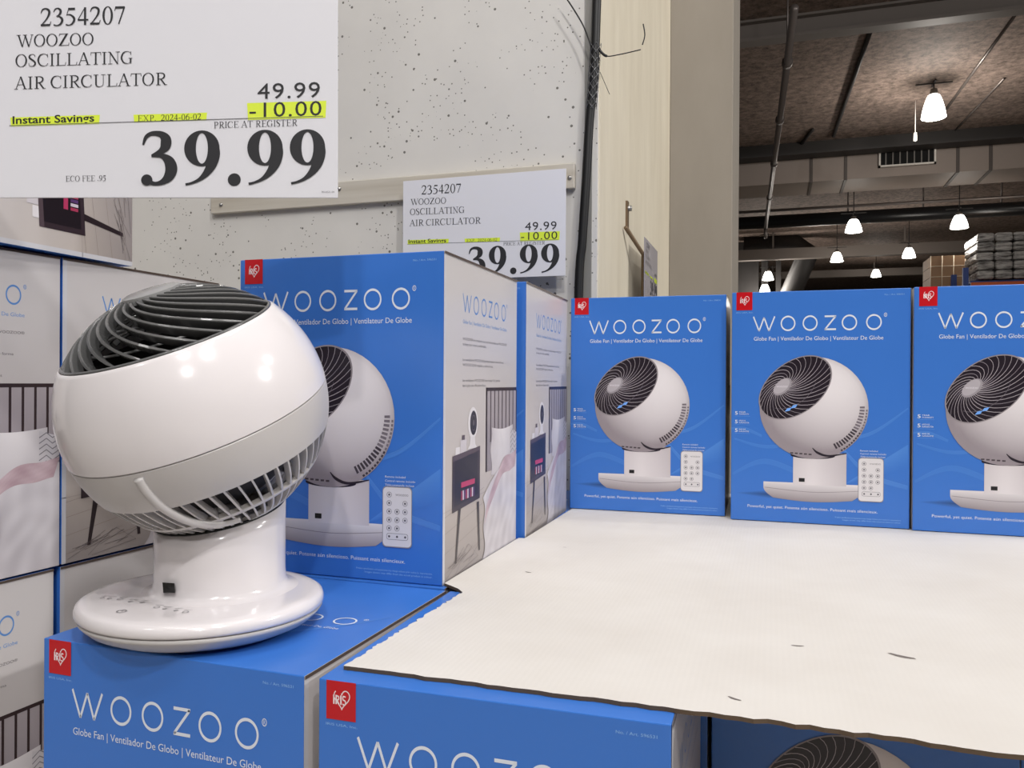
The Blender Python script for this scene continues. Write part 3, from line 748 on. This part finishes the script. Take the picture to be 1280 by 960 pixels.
# ---------------------------------------------------------------- white corrugated sheet
def sheet():
    mt = mat('white_corrugated', (232, 226, 216), .62, spec=.3); n, l, b = nodes(mt)
    tc = n.new('ShaderNodeTexCoord'); wv = n.new('ShaderNodeTexWave'); wv.inputs['Scale'].default_value = 60; wv.inputs['Distortion'].default_value = .4; wv.bands_direction = 'X'
    l.new(tc.outputs['Object'], wv.inputs['Vector'])
    t, mp = noise(mt, 6, 5, .6); r = ramp(mt, t.outputs['Fac'], [(.3, (214, 209, 202)), (.7, (222, 218, 212))])
    l.new(r.outputs[0], b.inputs['Base Color']); bump(mt, wv.outputs[0], .05, .0008)
    edge = mat('corrugated_edge', (92, 76, 60), .9)
    ink = mat('sheet_scuff', (120, 112, 108), .8)
    rnd = random.Random(5)
    pts = []
    def seg(p, q, n, amp):
        for i in range(n):
            t = i/n; x = p[0]+(q[0]-p[0])*t; y = p[1]+(q[1]-p[1])*t
            dx, dy = q[0]-p[0], q[1]-p[1]; L = math.hypot(dx, dy); e = rnd.uniform(-amp, amp) if i else 0
            pts.append((x-dy/L*e, y+dx/L*e))
    seg((-.3425, .598), (-.02, .600), 30, .0012); seg((-.02, .600), (.17, .597), 20, .0025); seg((.17, .597), (.62, .600), 12, .002)
    seg((.62, .600), (.62, 1.80), 4, 0); seg((.62, 1.80), (-.3600, 1.80), 4, 0); seg((-.3600, 1.80), (-.3600, 1.178), 4, 0); seg((-.3600, 1.178), (-.3700, 1.176), 1, 0); seg((-.3700, 1.176), (-.3700, .882), 4, .0)
    seg((-.3700, .882), (-.335, .852), 3, .003); seg((-.335, .852), (-.3425, .598), 60, .0016)
    b = MB(); N = len(pts); zt = .0036
    vs = [(x, y, zt) for x, y in pts]+[(x, y, .0002) for x, y in pts]
    b.add(vs, [tuple(range(N))], 0); b.add(vs, [tuple(range(2*N-1, N-1, -1))], 0)
    b.add(vs, [(i, i+N, (i+1) % N+N, (i+1) % N) for i in range(N)], 1)
    # printed liner overhanging the wavy core along the front
    for px, py, L, an in ((1127, 820, .012, -.4), (997, 807, .006, .1), (660, 715, .005, -.3), (918, 873, .006, -.5), (706, 684, .003, .2)):
        c = pZ(px, py, zt+.0003); q = []
        for i in range(10):
            t = 2*math.pi*i/10; x, y = L*math.cos(t), L*.22*math.sin(t)*(1+.5*math.sin(3*t)); q.append((c.x+x*math.cos(an)-y*math.sin(an), c.y+x*math.sin(an)+y*math.cos(an), zt+.0003))
        b.add(q, [tuple(range(10))], 2)
    o = b.build('corrugated_sheet', [mt, edge, ink])
    tag(o, 'large white corrugated cardboard sheet lying over the front boxes', 'cardboard')
sheet()

# pallets under everything
def pallet(z, label):
    root = empty('wooden_pallet', (-.07, 1.15, z), label, 'pallet', 'pallets under the display')
    mt = mat('pallet_wood', (150, 118, 82), .8)
    for i in range(7):
        b = MB(); y = .60+i*.175; b.box(-.66, .53, y-.045, y+.045, z+.12, z+.14); b.build('deck_board', mt, root, off=root.location)
    for x in (-.64, -.07, .50):
        b = MB(); b.box(x-.02, x+.02, .56, 1.70, z+.02, z+.12); b.build('stringer', mt, root, off=root.location)
    for i in range(3):
        b = MB(); y = .62+i*.5; b.box(-.66, .53, y-.045, y+.045, z, z+.02); b.build('deck_board', mt, root, off=root.location)
for k in range(3): pallet(FLOOR+.1400*k, 'wooden pallet hidden under the boxes of the display')

# ---------------------------------------------------------------- the white globe fan
Cs = pD(248, 508, .79); RR = .1262
axf = (-.245*RT + .92*UP - .33*fw).normalized()
E1 = axf.cross(Vector((0, 0, 1))).normalized(); E2 = axf.cross(E1).normalized()
if E1.cross(E2).dot(axf) < 0: E2 = -E2
ZB = .0010
front_dir = Vector((axf.x, axf.y, 0)).normalized()
Bc = pD(255, 740, .795); Bc.z = ZB
fan = empty('globe_fan', Bc, 'white globe fan with dark spiral grille standing on the blue box', 'fan')
off = fan.location
def sph(ph, r=1.0): return (r*RR*math.sin(R_(ph)), r*RR*math.cos(R_(ph)))
def lath(b, prof, n=96, mi=0): b.lathe(prof, n, Cs, axf, E1, E2, mi=mi)
PH0, PHS = 52.5, 94.4
# front shell
b = MB(); pr = [sph(PH0, .965), sph(PH0, .992), sph(PH0+.7, 1.0)]+[sph(PH0+.7+(PHS-PH0-1.2)*i/30) for i in range(1, 31)]+[sph(PHS-.2, .996), sph(PHS-.1, .97)]
pr += [sph(PHS-(PHS-PH0)*i/12, .97) for i in range(13)]
lath(b, pr); b.build('front_shell', M_WHITE, fan, off=off, autosmooth=35)
# rear shell: plain band, slotted rows, closed end
b = MB(); 
pr = [sph(PHS+.25, .97), sph(PHS+.25, .992), sph(PHS+.6, .997)]+[sph(PHS+.6+(114-PHS)*i/8, .998) for i in range(1, 9)]+[sph(115, .955)]
lath(b, pr)
for a0_, a1_ in ((131.5, 133.8), (148, 151)):
    lath(b, [sph(a0_, .955), sph(a0_, .993), sph(a0_+.4, .997), sph(a1_-.4, .997), sph(a1_, .993), sph(a1_, .955)])
lath(b, [sph(164, .955), sph(164, .99), sph(166, .996), sph(172, .996), sph(179.9, .996)])
NB = 56
for k in range(NB):
    t = 2*math.pi*k/NB
    for (pa, pb) in ((114, 132), (133, 149), (150, 165)):
        if pa == 150 and k % 2: continue
        vs = []; n = 6
        for i in range(n+1):
            ph = pa+(pb-pa)*i/n; tt = t+.004*(ph-114)
            rad = (E1*math.cos(tt)+E2*math.sin(tt)); tn = (-E1*math.sin(tt)+E2*math.cos(tt))
            for rr, ww in ((.994, .0019), (.93, .0011)):
                pr_, pz_ = sph(ph, rr); c = Cs+rad*pr_+axf*pz_
                vs += [c-tn*ww*.5, c+tn*ww*.5]
        fs = []
        for i in range(n):
            q = i*4; fs += [(q, q+4, q+5, q+1), (q+1, q+5, q+7, q+3), (q+3, q+7, q+6, q+2), (q+2, q+6, q+4, q)]
        b.add(vs, fs, 0)
b.build('rear_shell', M_GREYP, fan, off=off, autosmooth=35)
# dark inside
b = MB(); lath(b, [sph(58, .955)]+[sph(58+(178-58)*i/30, .80 if i > 2 else .9) for i in range(1, 31)], 64)
b.build('inner_duct', mat('inner_duct', (52, 50, 50), .55), fan, off=off)
# propeller and motor
b = MB(); lath(b, [(0, .45*RR), (.2*RR, .44*RR), (.26*RR, .38*RR), (.26*RR, .1*RR), (0, .1*RR)], 32)
for k in range(5):
    t0 = 2*math.pi*k/5; vs = []
    for i in range(7):
        r = RR*(.24+.48*i/6); 
        for s_, zz in ((-.42, .12), (0, .22), (.42, .30)):
            t = t0+s_+.3*i/6; vs.append(Cs+(E1*math.cos(t)+E2*math.sin(t))*r+axf*RR*(zz+.04))
    b.add(vs, [(i*3+j, i*3+j+1, i*3+j+4, i*3+j+3) for i in range(6) for j in range(2)], 0, smooth=True)
b.build('propeller', mat('propeller', (40, 40, 42), .3), fan, off=off)
# grille
def cap(ph): return .958+.030*(ph/PH0)**2
b = MB(); lath(b, [sph(PH0-1.4, .955), sph(PH0-1.4, .988), sph(PH0-.2, .992), sph(PH0-.2, .955)]); 
NR = 25
for k in range(NR):
    t0 = 2*math.pi*k/NR; vs = []; n = 16
    for i in range(n+1):
        s_ = i/n; ph = 12+(PH0-1-12)*s_; t = t0+R_(92)*(s_**.85)
        ph2 = ph+1; t2 = t0+R_(92)*((min(1, s_+.03))**.85)
        def pt(ph_, t_, k_): r_, z_ = sph(ph_, k_); return Cs+(E1*math.cos(t_)+E2*math.sin(t_))*r_+axf*z_
        p = pt(ph, t, cap(ph)); d = (pt(ph2, t2, cap(ph2))-p).normalized(); nrm = (p-Cs).normalized(); sd = d.cross(nrm).normalized()
        w_ = .0021; dep = .011
        vs += [p-sd*w_*.5, p+sd*w_*.5, p+sd*w_*.7-nrm*.001, p+sd*w_*.45-nrm*dep, p-sd*w_*.45-nrm*dep, p-sd*w_*.7-nrm*.001]
    fs = []
    for i in range(n):
        for j in range(6): j2 = (j+1) % 6; fs.append((i*6+j, i*6+j2, (i+1)*6+j2, (i+1)*6+j))
    b.add(vs, fs, 0)
gr = b.build('spiral_grille', M_RIB, fan, off=off)
b = MB()
for ph_ in (26, 41):
    b.tube([Cs+(E1*math.cos(t)+E2*math.sin(t))*sph(ph_, .855)[0]+axf*sph(ph_, .855)[1] for t in [2*math.pi*i/48 for i in range(49)]], .0013, 6, cap=False)
b.build('support_ring', M_HUB, fan, off=off)
b = MB(); lath(b, [(0, RR*.972), (RR*.10, RR*.971), (RR*.18, RR*.962), (RR*.212, RR*.95), (RR*.215, RR*.90), (0, RR*.90)], 48)
b.build('hub', M_HUB, fan, off=off, autosmooth=40)
# tilting arm on the rear shell (raised curved rib)
arm = []
def onsph(px, py, k):
    d = ray(px, py); oc = CAMP-Cs; A_2 = d.dot(d); B_2 = 2*d.dot(oc); C_2 = oc.dot(oc)-(RR*k)**2
    D_2 = B_2*B_2-4*A_2*C_2
    return CAMP+d*((-B_2-math.sqrt(max(0, D_2)))/(2*A_2))
ap = [onsph(x, y, 1.0) for x, y in ((173, 598), (186, 617), (208, 637), (240, 652), (275, 655), (300, 649))]
b = MB(); sp_ = [Vector(p) for p in spline([tuple(p) for p in ap], 6)]
b.tube(sp_, [.0045]*2+[.0042]*(len(sp_)-8)+[.003]*6, 12); b.build('tilt_rail', M_GREYP, fan, off=off)
# stand, cut to the globe
Sc = Cs - front_dir*.026; SR = .0630; RS = RR*1.012
def stand_top(x, y, r): 
    q = (x-Cs.x)**2+(y-Cs.y)**2; return Cs.z-math.sqrt(max(1e-6, r*r-q))
n = 96; b = MB(); rows = []
zb = ZB+.0335
for (sr, f_) in ((SR+.013, 0), (SR+.006, .02), (SR+.0025, .05), (SR+.0008, .10), (SR, .2), (SR, .4), (SR, .6), (SR, .8), (SR, 1.0), (SR-.004, 1.0)):
    row = []
    for k in range(n):
        t = 2*math.pi*k/n; x, y = Sc.x+SR*math.cos(t), Sc.y+SR*math.sin(t); zt_ = stand_top(x, y, RS)
        row.append((Sc.x+sr*math.cos(t), Sc.y+sr*math.sin(t), zb+(zt_-zb)*f_))
    rows.append(row)
b.add([v for r in rows for v in r], [(i*n+k, i*n+(k+1) % n, (i+1)*n+(k+1) % n, (i+1)*n+k) for i in range(len(rows)-1) for k in range(n)], 0, smooth=True)
b.build('stand', M_WHITE, fan, off=off)
b = MB(); vs = []
for r_ in (SR-.0075, SR-.0005):
    for k in range(n):
        t = 2*math.pi*k/n; x, y = Sc.x+r_*math.cos(t), Sc.y+r_*math.sin(t); vs.append((x, y, stand_top(x, y, RS)+.0005))
for k in range(n):
    t = 2*math.pi*k/n; x, y = Sc.x+(SR-.003)*math.cos(t), Sc.y+(SR-.003)*math.sin(t); vs.append((x, y, stand_top(x, y, RR*.985)))
b.add(vs, [(k, (k+1) % n, n+(k+1) % n, n+k) for k in range(n)]+[(n+k, n+(k+1) % n, 2*n+(k+1) % n, 2*n+k) for k in range(n)], 0, smooth=True)
b.build('pivot_gasket', M_BLACK, fan, off=off)
# receiver window on the stand
wp = pZ(210, 735, 0); 
def onstand(px, py, r_):
    d = ray(px, py); dx, dy = d.x, d.y; ox, oy = CAMP.x-Sc.x, CAMP.y-Sc.y
    A_2 = dx*dx+dy*dy; B_2 = 2*(dx*ox+dy*oy); C_2 = ox*ox+oy*oy-r_*r_; return CAMP+d*((-B_2-math.sqrt(max(0, B_2*B_2-4*A_2*C_2)))/(2*A_2))
b = MB(); q = [onstand(x, y, SR+k_) for k_ in (.0048, .001) for x, y in ((203, 728), (218, 729), (219, 741), (204, 741))]
b.add(q, [(0, 1, 2, 3), (4, 7, 6, 5), (0, 4, 5, 1), (1, 5, 6, 2), (2, 6, 7, 3), (3, 7, 4, 0)], 0); b.build('receiver_window', mat('receiver_window', (10, 10, 11), .08), fan, off=off)
# base
def basec(rz): return (Bc.x, Bc.y, ZB)
BRX, BRY = .1175, .1115
b = MB()
b.lathe([(0, 0), (.080, 0), (.098, .002), (.112, .008), (.1195, .0145), (.1225, .0185), (.119, .0195)], 96, (Bc.x, Bc.y, ZB), sx=BRX/.1235, sy=BRY/.1235)
b.build('base_lower_shell', M_GREYP, fan, off=off)
b = MB()
b.lathe([(.117, .0190), (.1225, .0205), (.1237, .0225), (.1237, .0262), (.1222, .0300), (.118, .0322), (.110, .0331), (.09, .0337), (0, .0340)], 96, (Bc.x, Bc.y, ZB), sx=BRX/.1235, sy=BRY/.1235)
b.build('base', M_WHITE, fan, off=off)
# printed controls on the base
cc = pZ(178, 752, ZB+.0345); cx_ = RT.copy(); cx_.z = 0; cx_.normalize(); cy_ = Vector((-cx_.y, cx_.x, 0))
A_ = Art(lambda u, v, z: Vector((cc.x, cc.y, ZB+.0336))+cx_*u+cy_*v+Vector((0, 0, z+.0002)))
rnd = random.Random(2); gc_ = (132, 130, 134)
pan = [pZ(x, y, ZB+.034) for x, y in ((112, 757), (120, 745), (136, 738), (160, 741), (200, 751), (240, 757), (262, 760), (256, 768), (225, 775), (180, 779), (135, 776), (116, 768))]
for i, (x, y) in enumerate(((128, 747), (137, 748), (150, 749), (163, 752), (178, 753), (196, 759), (206, 761), (220, 763), (232, 765))):
    p = pZ(x, y, ZB+.034); d = Vector((p.x-cc.x, p.y-cc.y, 0)); u, v = d.dot(cx_), d.dot(cy_)
    if i % 3 == 2: A_.ring(u, v, .0030, .0030, .0022, .0022, gc_, 1, 20)
    else: A_.ring(u, v, .0026, .0026, .0018, .0018, gc_, 1, 4); A_.stroke([(u-.0014, v-.001), (u+.0014, v+.001)], gc_, 1, .0008, False)
    A_.stroke([(u-.004, v+.0065), (u+.004, v+.0065)], (160, 158, 160), 1, .0010, False)
p = pZ(152, 764, ZB+.034); d = Vector((p.x-cc.x, p.y-cc.y, 0)); A_.ring(d.dot(cx_), d.dot(cy_), .0045, .0045, .0035, .0035, gc_, 1, 24); A_.stroke([(d.dot(cx_), d.dot(cy_)), (d.dot(cx_), d.dot(cy_)+.0045)], gc_, 1, .0009, False)
A_.mb.build('control_print', M_INK, fan, off=off, ink=True)

# ---------------------------------------------------------------- far warehouse
M_DUCT = mat('duct_paint', (150, 138, 130), .6); M_BEAM = mat('beam_paint', (118, 110, 104), .55); M_DBEAM = mat('dark_beam', (42, 39, 38), .6)
M_PIPE = mat('black_pipe', (22, 22, 24), .3); M_CON = mat('conduit', (120, 112, 108), .4, metal=.5)
x0_, x1_ = -2.0, 26.0
def single(name, b, mt, label, cat, group=None, **kw): o = b.build(name, mt, **kw); return tag(o, label, cat, group)
# near ceiling beam
zt = ZC; Yb = pZ(916, 27, zt).y
zb_ = pY(916, 52, Yb).z
root = empty('steel_beam', (x0_, Yb, zb_), 'light grey steel beam under the ceiling, nearest to the pier top', 'beam')
b = MB(); b.box(x0_, x1_, Yb+.10, Yb+.12, zb_, zt); b.build('web', M_BEAM, root, off=root.location)
b = MB(); b.box(x0_, x1_, Yb, Yb+.22, zb_-.02, zb_+.02); b.box(x0_, x1_, Yb, Yb+.22, zt-.035, zt-.002); b.build('flange', M_BEAM, root, off=root.location)
# dark deep beam in front of the duct
Y2b = pZ(1240, 158, ZC).y; z2b = pY(1240, 172, Y2b).z
root = empty('steel_beam', (x0_, Y2b, z2b), 'dark steel beam crossing just above the air duct', 'beam')
b = MB(); b.box(x0_, x1_, Y2b, Y2b+.25, z2b-.02, ZC-.002); b.build('web', M_DBEAM, root, off=root.location)
b = MB(); b.box(x0_, x1_, Y2b-.08, Y2b+.33, z2b-.05, z2b-.02); b.build('flange', M_DBEAM, root, off=root.location)
# duct
Yd = Y2b+.5; zdt = pY(1240, 174, Yd).z; zdb = pY(1240, 212, Yd).z; Yd2 = pZ(1240, 229, zdb).y
root = empty('air_duct', (x0_, Yd, zdb), 'long rectangular grey sheet metal air duct with a vent', 'duct')
b = MB(); b.box(x0_, x1_, Yd, Yd2, zdb, zdt); b.build('casing', M_DUCT, root, off=root.location)
for px in (916, 1014, 1057, 1197, 1238):
    p = pY(px, 220, Yd); b = MB(); b.box(p.x-.03, p.x+.03, Yd-.02, Yd2+.02, zdb-.02, zdt+.01); b.build('joint_band', mat('duct_band', (84, 76, 72), .6), root, off=root.location)
v0, v1 = pY(1098, 186, Yd), pY(1169, 207, Yd)
b = MB(); z0_, z1_ = pY(1134, 208, Yd).z, pY(1134, 186, Yd).z; g = .035
b.box(v0.x, v1.x, Yd-.10, Yd-.03, z1_-g, z1_); b.box(v0.x, v1.x, Yd-.10, Yd-.03, z0_, z0_+g); b.box(v0.x, v0.x+g, Yd-.10, Yd-.03, z0_, z1_); b.box(v1.x-g, v1.x, Yd-.10, Yd-.03, z0_, z1_)
vf = b.build('vent_frame', mat('vent_white', (225, 220, 212), .5), root, off=root.location)
b = MB(); b.box(v0.x+g, v1.x-g, Yd-.045, Yd-.02, z0_+g, z1_-g)
b.build('vent_opening', mat('vent_dark', (16, 16, 16), .9), vf)
b = MB()
for i in range(1, 8): x = v0.x+(v1.x-v0.x)*i/8; b.box(x-.012, x+.012, Yd-.09, Yd-.045, z0_+g, z1_-g)
b.build('vent_louvre', mat('louvre', (110, 106, 102), .5), vf)
for ch in vf.children: ch.location = (-root.location.x, -root.location.y, -root.location.z)
# black main pipe with a bright conduit above it
dY = 21.0; zp = pY(1100, 270, dY).z
root = empty('main_pipe', (x0_, dY, zp), 'thick black horizontal pipe below the air duct', 'pipe')
b = MB(); b.tube([(x0_, dY, zp), (x1_, dY, zp)], .16, 16); b.build('pipe', M_PIPE, root, off=root.location)
for px in (1060, 1154, 1252):
    p = pY(px, 260, dY); b = MB(); b.tube([(p.x, dY, zp+.16), (p.x, dY, ZC)], .02, 6); b.build('hanger', M_CON, root, off=root.location)
b = MB(); b.tube([(x0_, dY-.1, zp+.26), (x1_, dY-.1, zp+.26)], .035, 8); single('conduit', b, M_CON, 'thin bright conduit running along the top of the black pipe', 'conduit')
# further beams
for Yq, py, hh, lb in ((28, 312, .35, 'distant grey steel beam behind the black pipe'), (36, 340, .3, 'most distant grey steel beam low in the ceiling gap')):
    z_ = pY(1100, py, Yq).z; b = MB(); b.box(x0_, x1_, Yq, Yq+.3, z_-hh/2, z_+hh/2); [b.box(xx, xx+.05, Yq+.12, Yq+.16, z_+hh/2, ZC-.001) for xx in range(0, 26, 4)]; single('steel_beam', b, M_BEAM, lb, 'beam')
# lines running away under the ceiling
def run(name, pa, pb, z_, rad, mt, label, cat):
    A1, B1 = pZ(pa[0], pa[1], z_), pZ(pb[0], pb[1], z_); b = MB(); b.tube([A1, B1], rad, 8); single(name, b, mt, label, cat, off=A1)
root = empty('sprinkler_pipe', pZ(993, 10, 3.95), 'grey sprinkler pipe running away beside the concrete pier', 'pipe')
b = MB(); sp0, sp1 = pZ(993, 10, 3.95), pZ(957, 285, 3.95)
b.tube([sp0, sp1], .042, 10); b.build('pipe', M_CON, root, off=root.location)
for t in (.12, .3, .5, .72):
    c = sp0.lerp(sp1, t); b = MB(); b.tube([c-(sp1-sp0).normalized()*.05, c+(sp1-sp0).normalized()*.05], .062, 10); b.tube([c, Vector((c.x, c.y, ZC-.001 if t < .2 else c.z+.1))], .012, 6); b.build('coupling', M_CON, root, off=root.location)
b = MB(); sp2 = pY(953, 298, sp1.y); b.tube([sp1, Vector((sp1.x, sp1.y, sp2.z))], .042, 8); b.build('drop_pipe', M_CON, root, off=root.location)
run('conduit', (1090, 33), (1042, 170), ZC-.037, .035, M_DBEAM, 'dark conduit running away along the ceiling left of the near lamp', 'conduit')
run('conduit', (1268, 20), (1180, 140), ZC-.023, .022, M_CON, 'bright conduit running away along the ceiling right of the near lamp', 'conduit')
run('conduit', (1255, 98), (1190, 167), ZC-.017, .016, M_CON, 'short bright conduit beyond the near lamp, right side', 'conduit')
run('conduit', (1016, 162), (1000, 182), ZC-.031, .03, M_DBEAM, 'short dark conduit on the ceiling beside the sprinkler pipe', 'conduit')

# high-bay lamps
M_SHADE = mat('lamp_shade', (250, 248, 242), .3, emit=(255, 250, 240), es=7)
M_SHADE_NODE = None
def lamp_proto():
    root = empty('ceiling_lamp', (0, 0, 0))
    b = MB(); b.lathe([(.10, .0), (.135, -.06), (.175, -.16), (.205, -.26), (.225, -.36), (.232, -.40), (.224, -.405), (.216, -.36), (.165, -.16), (.09, -.01)], 40); b.build('glass_shade', M_SHADE, root)
    b = MB(); b.lathe([(.0, -.08), (.05, -.12), (.065, -.22), (.05, -.32), (0, -.35)], 20); b.build('bulb', mat('bulb', (255, 250, 240), .3, emit=(255, 248, 236), es=9), root)
    b = MB(); b.lathe([(0, .10), (.06, .10), (.075, .06), (.08, 0), (.11, -.005), (.11, -.015), (0, -.015)], 24); b.build('ballast_housing', M_METAL, root)
    return root
LPR = lamp_proto(); first = [True]
def lamp(px, py, D, label, lit=60, sc=(.8, .8, .72)):
    """px,py: centre of the shade's lower rim"""
    p = pD(px, py, D); p.z += .40*sc[2]
    o = LPR if first[0] else copy_tree(LPR); first[0] = False
    o.location = p; o.scale = sc; tag(o, label, 'lamp', 'high-bay ceiling lamps')
    b = MB(); hz = (ZC-p.z)/sc[2]; b.tube([(0, 0, .1), (0, 0, hz)], .012, 6)
    b.box(-.34, .34, -.015, .015, hz-.05, hz-.03); b.box(-.015, .015, -.2, .2, hz-.05, hz-.03); b.build('hanging_bracket', M_DBEAM, o)
    l = bpy.data.lights.new('lamp_light', 'POINT'); l.energy = lit; l.shadow_soft_size = .15; l.color = (1, .93, .85)
    q = bpy.data.objects.new('lamp_light', l); COL.objects.link(q); q.location = p+Vector((0, 0, -.62))
    return o
lamp(1167, 147, 13.3, 'nearest high-bay lamp, glowing bell shade lighting the ceiling above it', 130, (.82, .82, .95))
lamp(1067, 290, 18.3, 'bell lamp below the black pipe, left one of the middle pair', 18)
lamp(1199, 285, 17.8, 'bell lamp below the black pipe, right one of the middle pair', 18)
lamp(1046, 327, 24.5, 'distant bell lamp left, under the grey beam', 45)
lamp(1136, 322, 23.5, 'distant bell lamp right, under the grey beam near the brown cartons', 45)
lamp(1095, 346, 31, 'far bell lamp between the two distant ones', 45)
lamp(960, 350, 27.0, 'far bell lamp beside the pier, upper of two', 8)
lamp(956, 366, 27.6, 'far bell lamp beside the pier just above the blue box', 200)
p = pD(1144, 172, 14.2)
b = MB(); b.tube([p+Vector((0, 0, .08)), Vector((p.x, p.y, ZC))], .006, 5); b.lathe([(0, .09), (.03, .085), (.035, -.06), (0, -.07)], 12, p)
single('hanging_sensor', b, mat('sensor_white', (230, 228, 222), .4), 'small white sensor hanging on a thin cord below the near lamp', 'sensor', off=p)

# vertical duct / elbows at left, behind
b = MB(); Yv = 30
for x0p, x1p, y0p, y1p in ((916, 948, 303, 380), (952, 960, 300, 380), (970, 976, 308, 380)):
    p, q = pY(x0p, y0p, Yv), pY(x1p, y1p, Yv); b.box(p.x, q.x, Yv, Yv+.3, q.z, p.z)
p, q = pY(916, 300, Yv), pY(1000, 311, Yv); b.box(p.x, q.x, Yv-.3, Yv, q.z, p.z)
single('round_duct', b, M_DBEAM, 'dark upright risers and cross duct beside the pier', 'duct')
pa, pb_ = pY(1012, 312, 29), pY(985, 375, 29)
b = MB(); b.tube([pY(930, 306, 29), pY(995, 306, 29), pa, pb_], .36, 14); single('duct_elbow', b, M_DBEAM, 'dark round duct bending down at the left of the far lamps', 'duct')

# storage racking with wrapped goods
YR = 18.5
def rbox(x0p, x1p, y0p, y1p, Y, dep):
    pm = (y0p+y1p)/2; xa, xb = pY(x0p, pm, Y).x, pY(x1p, pm, Y).x; xm = (x0p+x1p)/2
    return xa, xb, Y, Y+dep, pY(xm, y1p, Y).z, pY(xm, y0p, Y).z
e = rbox(1163, 1221, 319, 372, YR+1.5, 1.0)
root = empty('carton_pallet', (e[0], e[2], e[4]), 'shrink-wrapped pallet load of brown cartons on the far rack', 'pallet load')
nx, nz = 4, 4
M_CART = mat('brown_carton', (150, 118, 88), .6)
for i in range(nx):
    for j in range(nz):
        w_ = (e[1]-e[0])/nx; h_ = (e[5]-e[4])/nz
        b = MB(); b.box(e[0]+w_*i+.01, e[0]+w_*(i+1)-.01, e[2], e[3], e[4]+h_*j+.006, e[4]+h_*(j+1)-.006); b.build('carton', M_CART, root, off=root.location)
b = MB()
for i in range(5): x = e[0]+(e[1]-e[0])*i/4; b.tube([(x, e[2]-.012, e[4]), (x, e[2]-.012, e[5])], .010, 4)
for j in range(4): z = e[4]+(e[5]-e[4])*j/4; b.tube([(e[0], e[2]-.012, z), (e[1], e[2]-.012, z)], .008, 4)
b.build('strapping', mat('strap', (214, 200, 176), .4), root, off=root.location)
e2 = rbox(1221, 1290, 290, 349, YR, 1.2)
root = empty('wrapped_pallet', (e2[0], e2[2], e2[4]), 'grey goods in glossy clear wrap on the orange rack beam', 'pallet load')
M_WRAP = mat('stretch_wrap', (150, 150, 152), .18); n_, l_, b_ = nodes(M_WRAP)
t_, mp_ = noise(M_WRAP, 5, 6, .65, (.6, .6, 4)); r_ = ramp(M_WRAP, t_.outputs['Fac'], [(.35, (78, 76, 76)), (.6, (190, 188, 186))]); l_.new(r_.outputs[0], b_.inputs['Base Color']); bump(M_WRAP, t_.outputs['Fac'], .8, .08)
rnd = random.Random(4)
for j in range(5):
    for i in range(3):
        w_ = (e2[1]-e2[0])/3; h_ = (e2[5]-e2[4])/5; b = MB(); o_ = rnd.uniform(-.04, .04)
        b.box(e2[0]+w_*i+.01, e2[0]+w_*(i+1)-.005, e2[2]+o_, e2[3], e2[4]+h_*j+.01, e2[4]+h_*(j+1)); b.build('wrapped_pack', M_WRAP, root, off=root.location, bevel=.05)
root = empty('storage_rack', (e2[0], e2[2], FLOOR), 'tall storage rack with orange beams and a blue upright at the far right', 'rack')
M_OR = mat('rack_orange', (190, 84, 30), .5); M_BL = mat('rack_blue', (34, 62, 130), .5)
b = MB(); b.box(e2[0]-.1, e2[1]+2, YR-.02, YR+.06, e2[4]-.17, e2[4]-.05); b.build('beam', M_OR, root, off=root.location)
b = MB(); b.box(e2[0]-.1, e2[1]+2, YR+.08, YR+1.2, e2[4]-.05, e2[4]-.006); b.build('shelf_deck', M_BL, root, off=root.location)
for x in (e2[0]-.2, e2[1]+2):
    for y in (YR, YR+1.1):
        b = MB(); b.box(x-.05, x+.05, y-.02, y+.08, FLOOR, e2[5]-.7); b.build('upright', M_BL, root, off=root.location)
b = MB(); b.box(e[0]-.1, e[1]+.2, e[2]-.05, e[2]+.05, e[4]-.13, e[4]-.006); b.box(e[0]-.1, e[1]+.2, e[3]-.05, e[3]+.05, e[4]-.13, e[4]-.006); b.build('beam', M_OR, root, off=root.location)
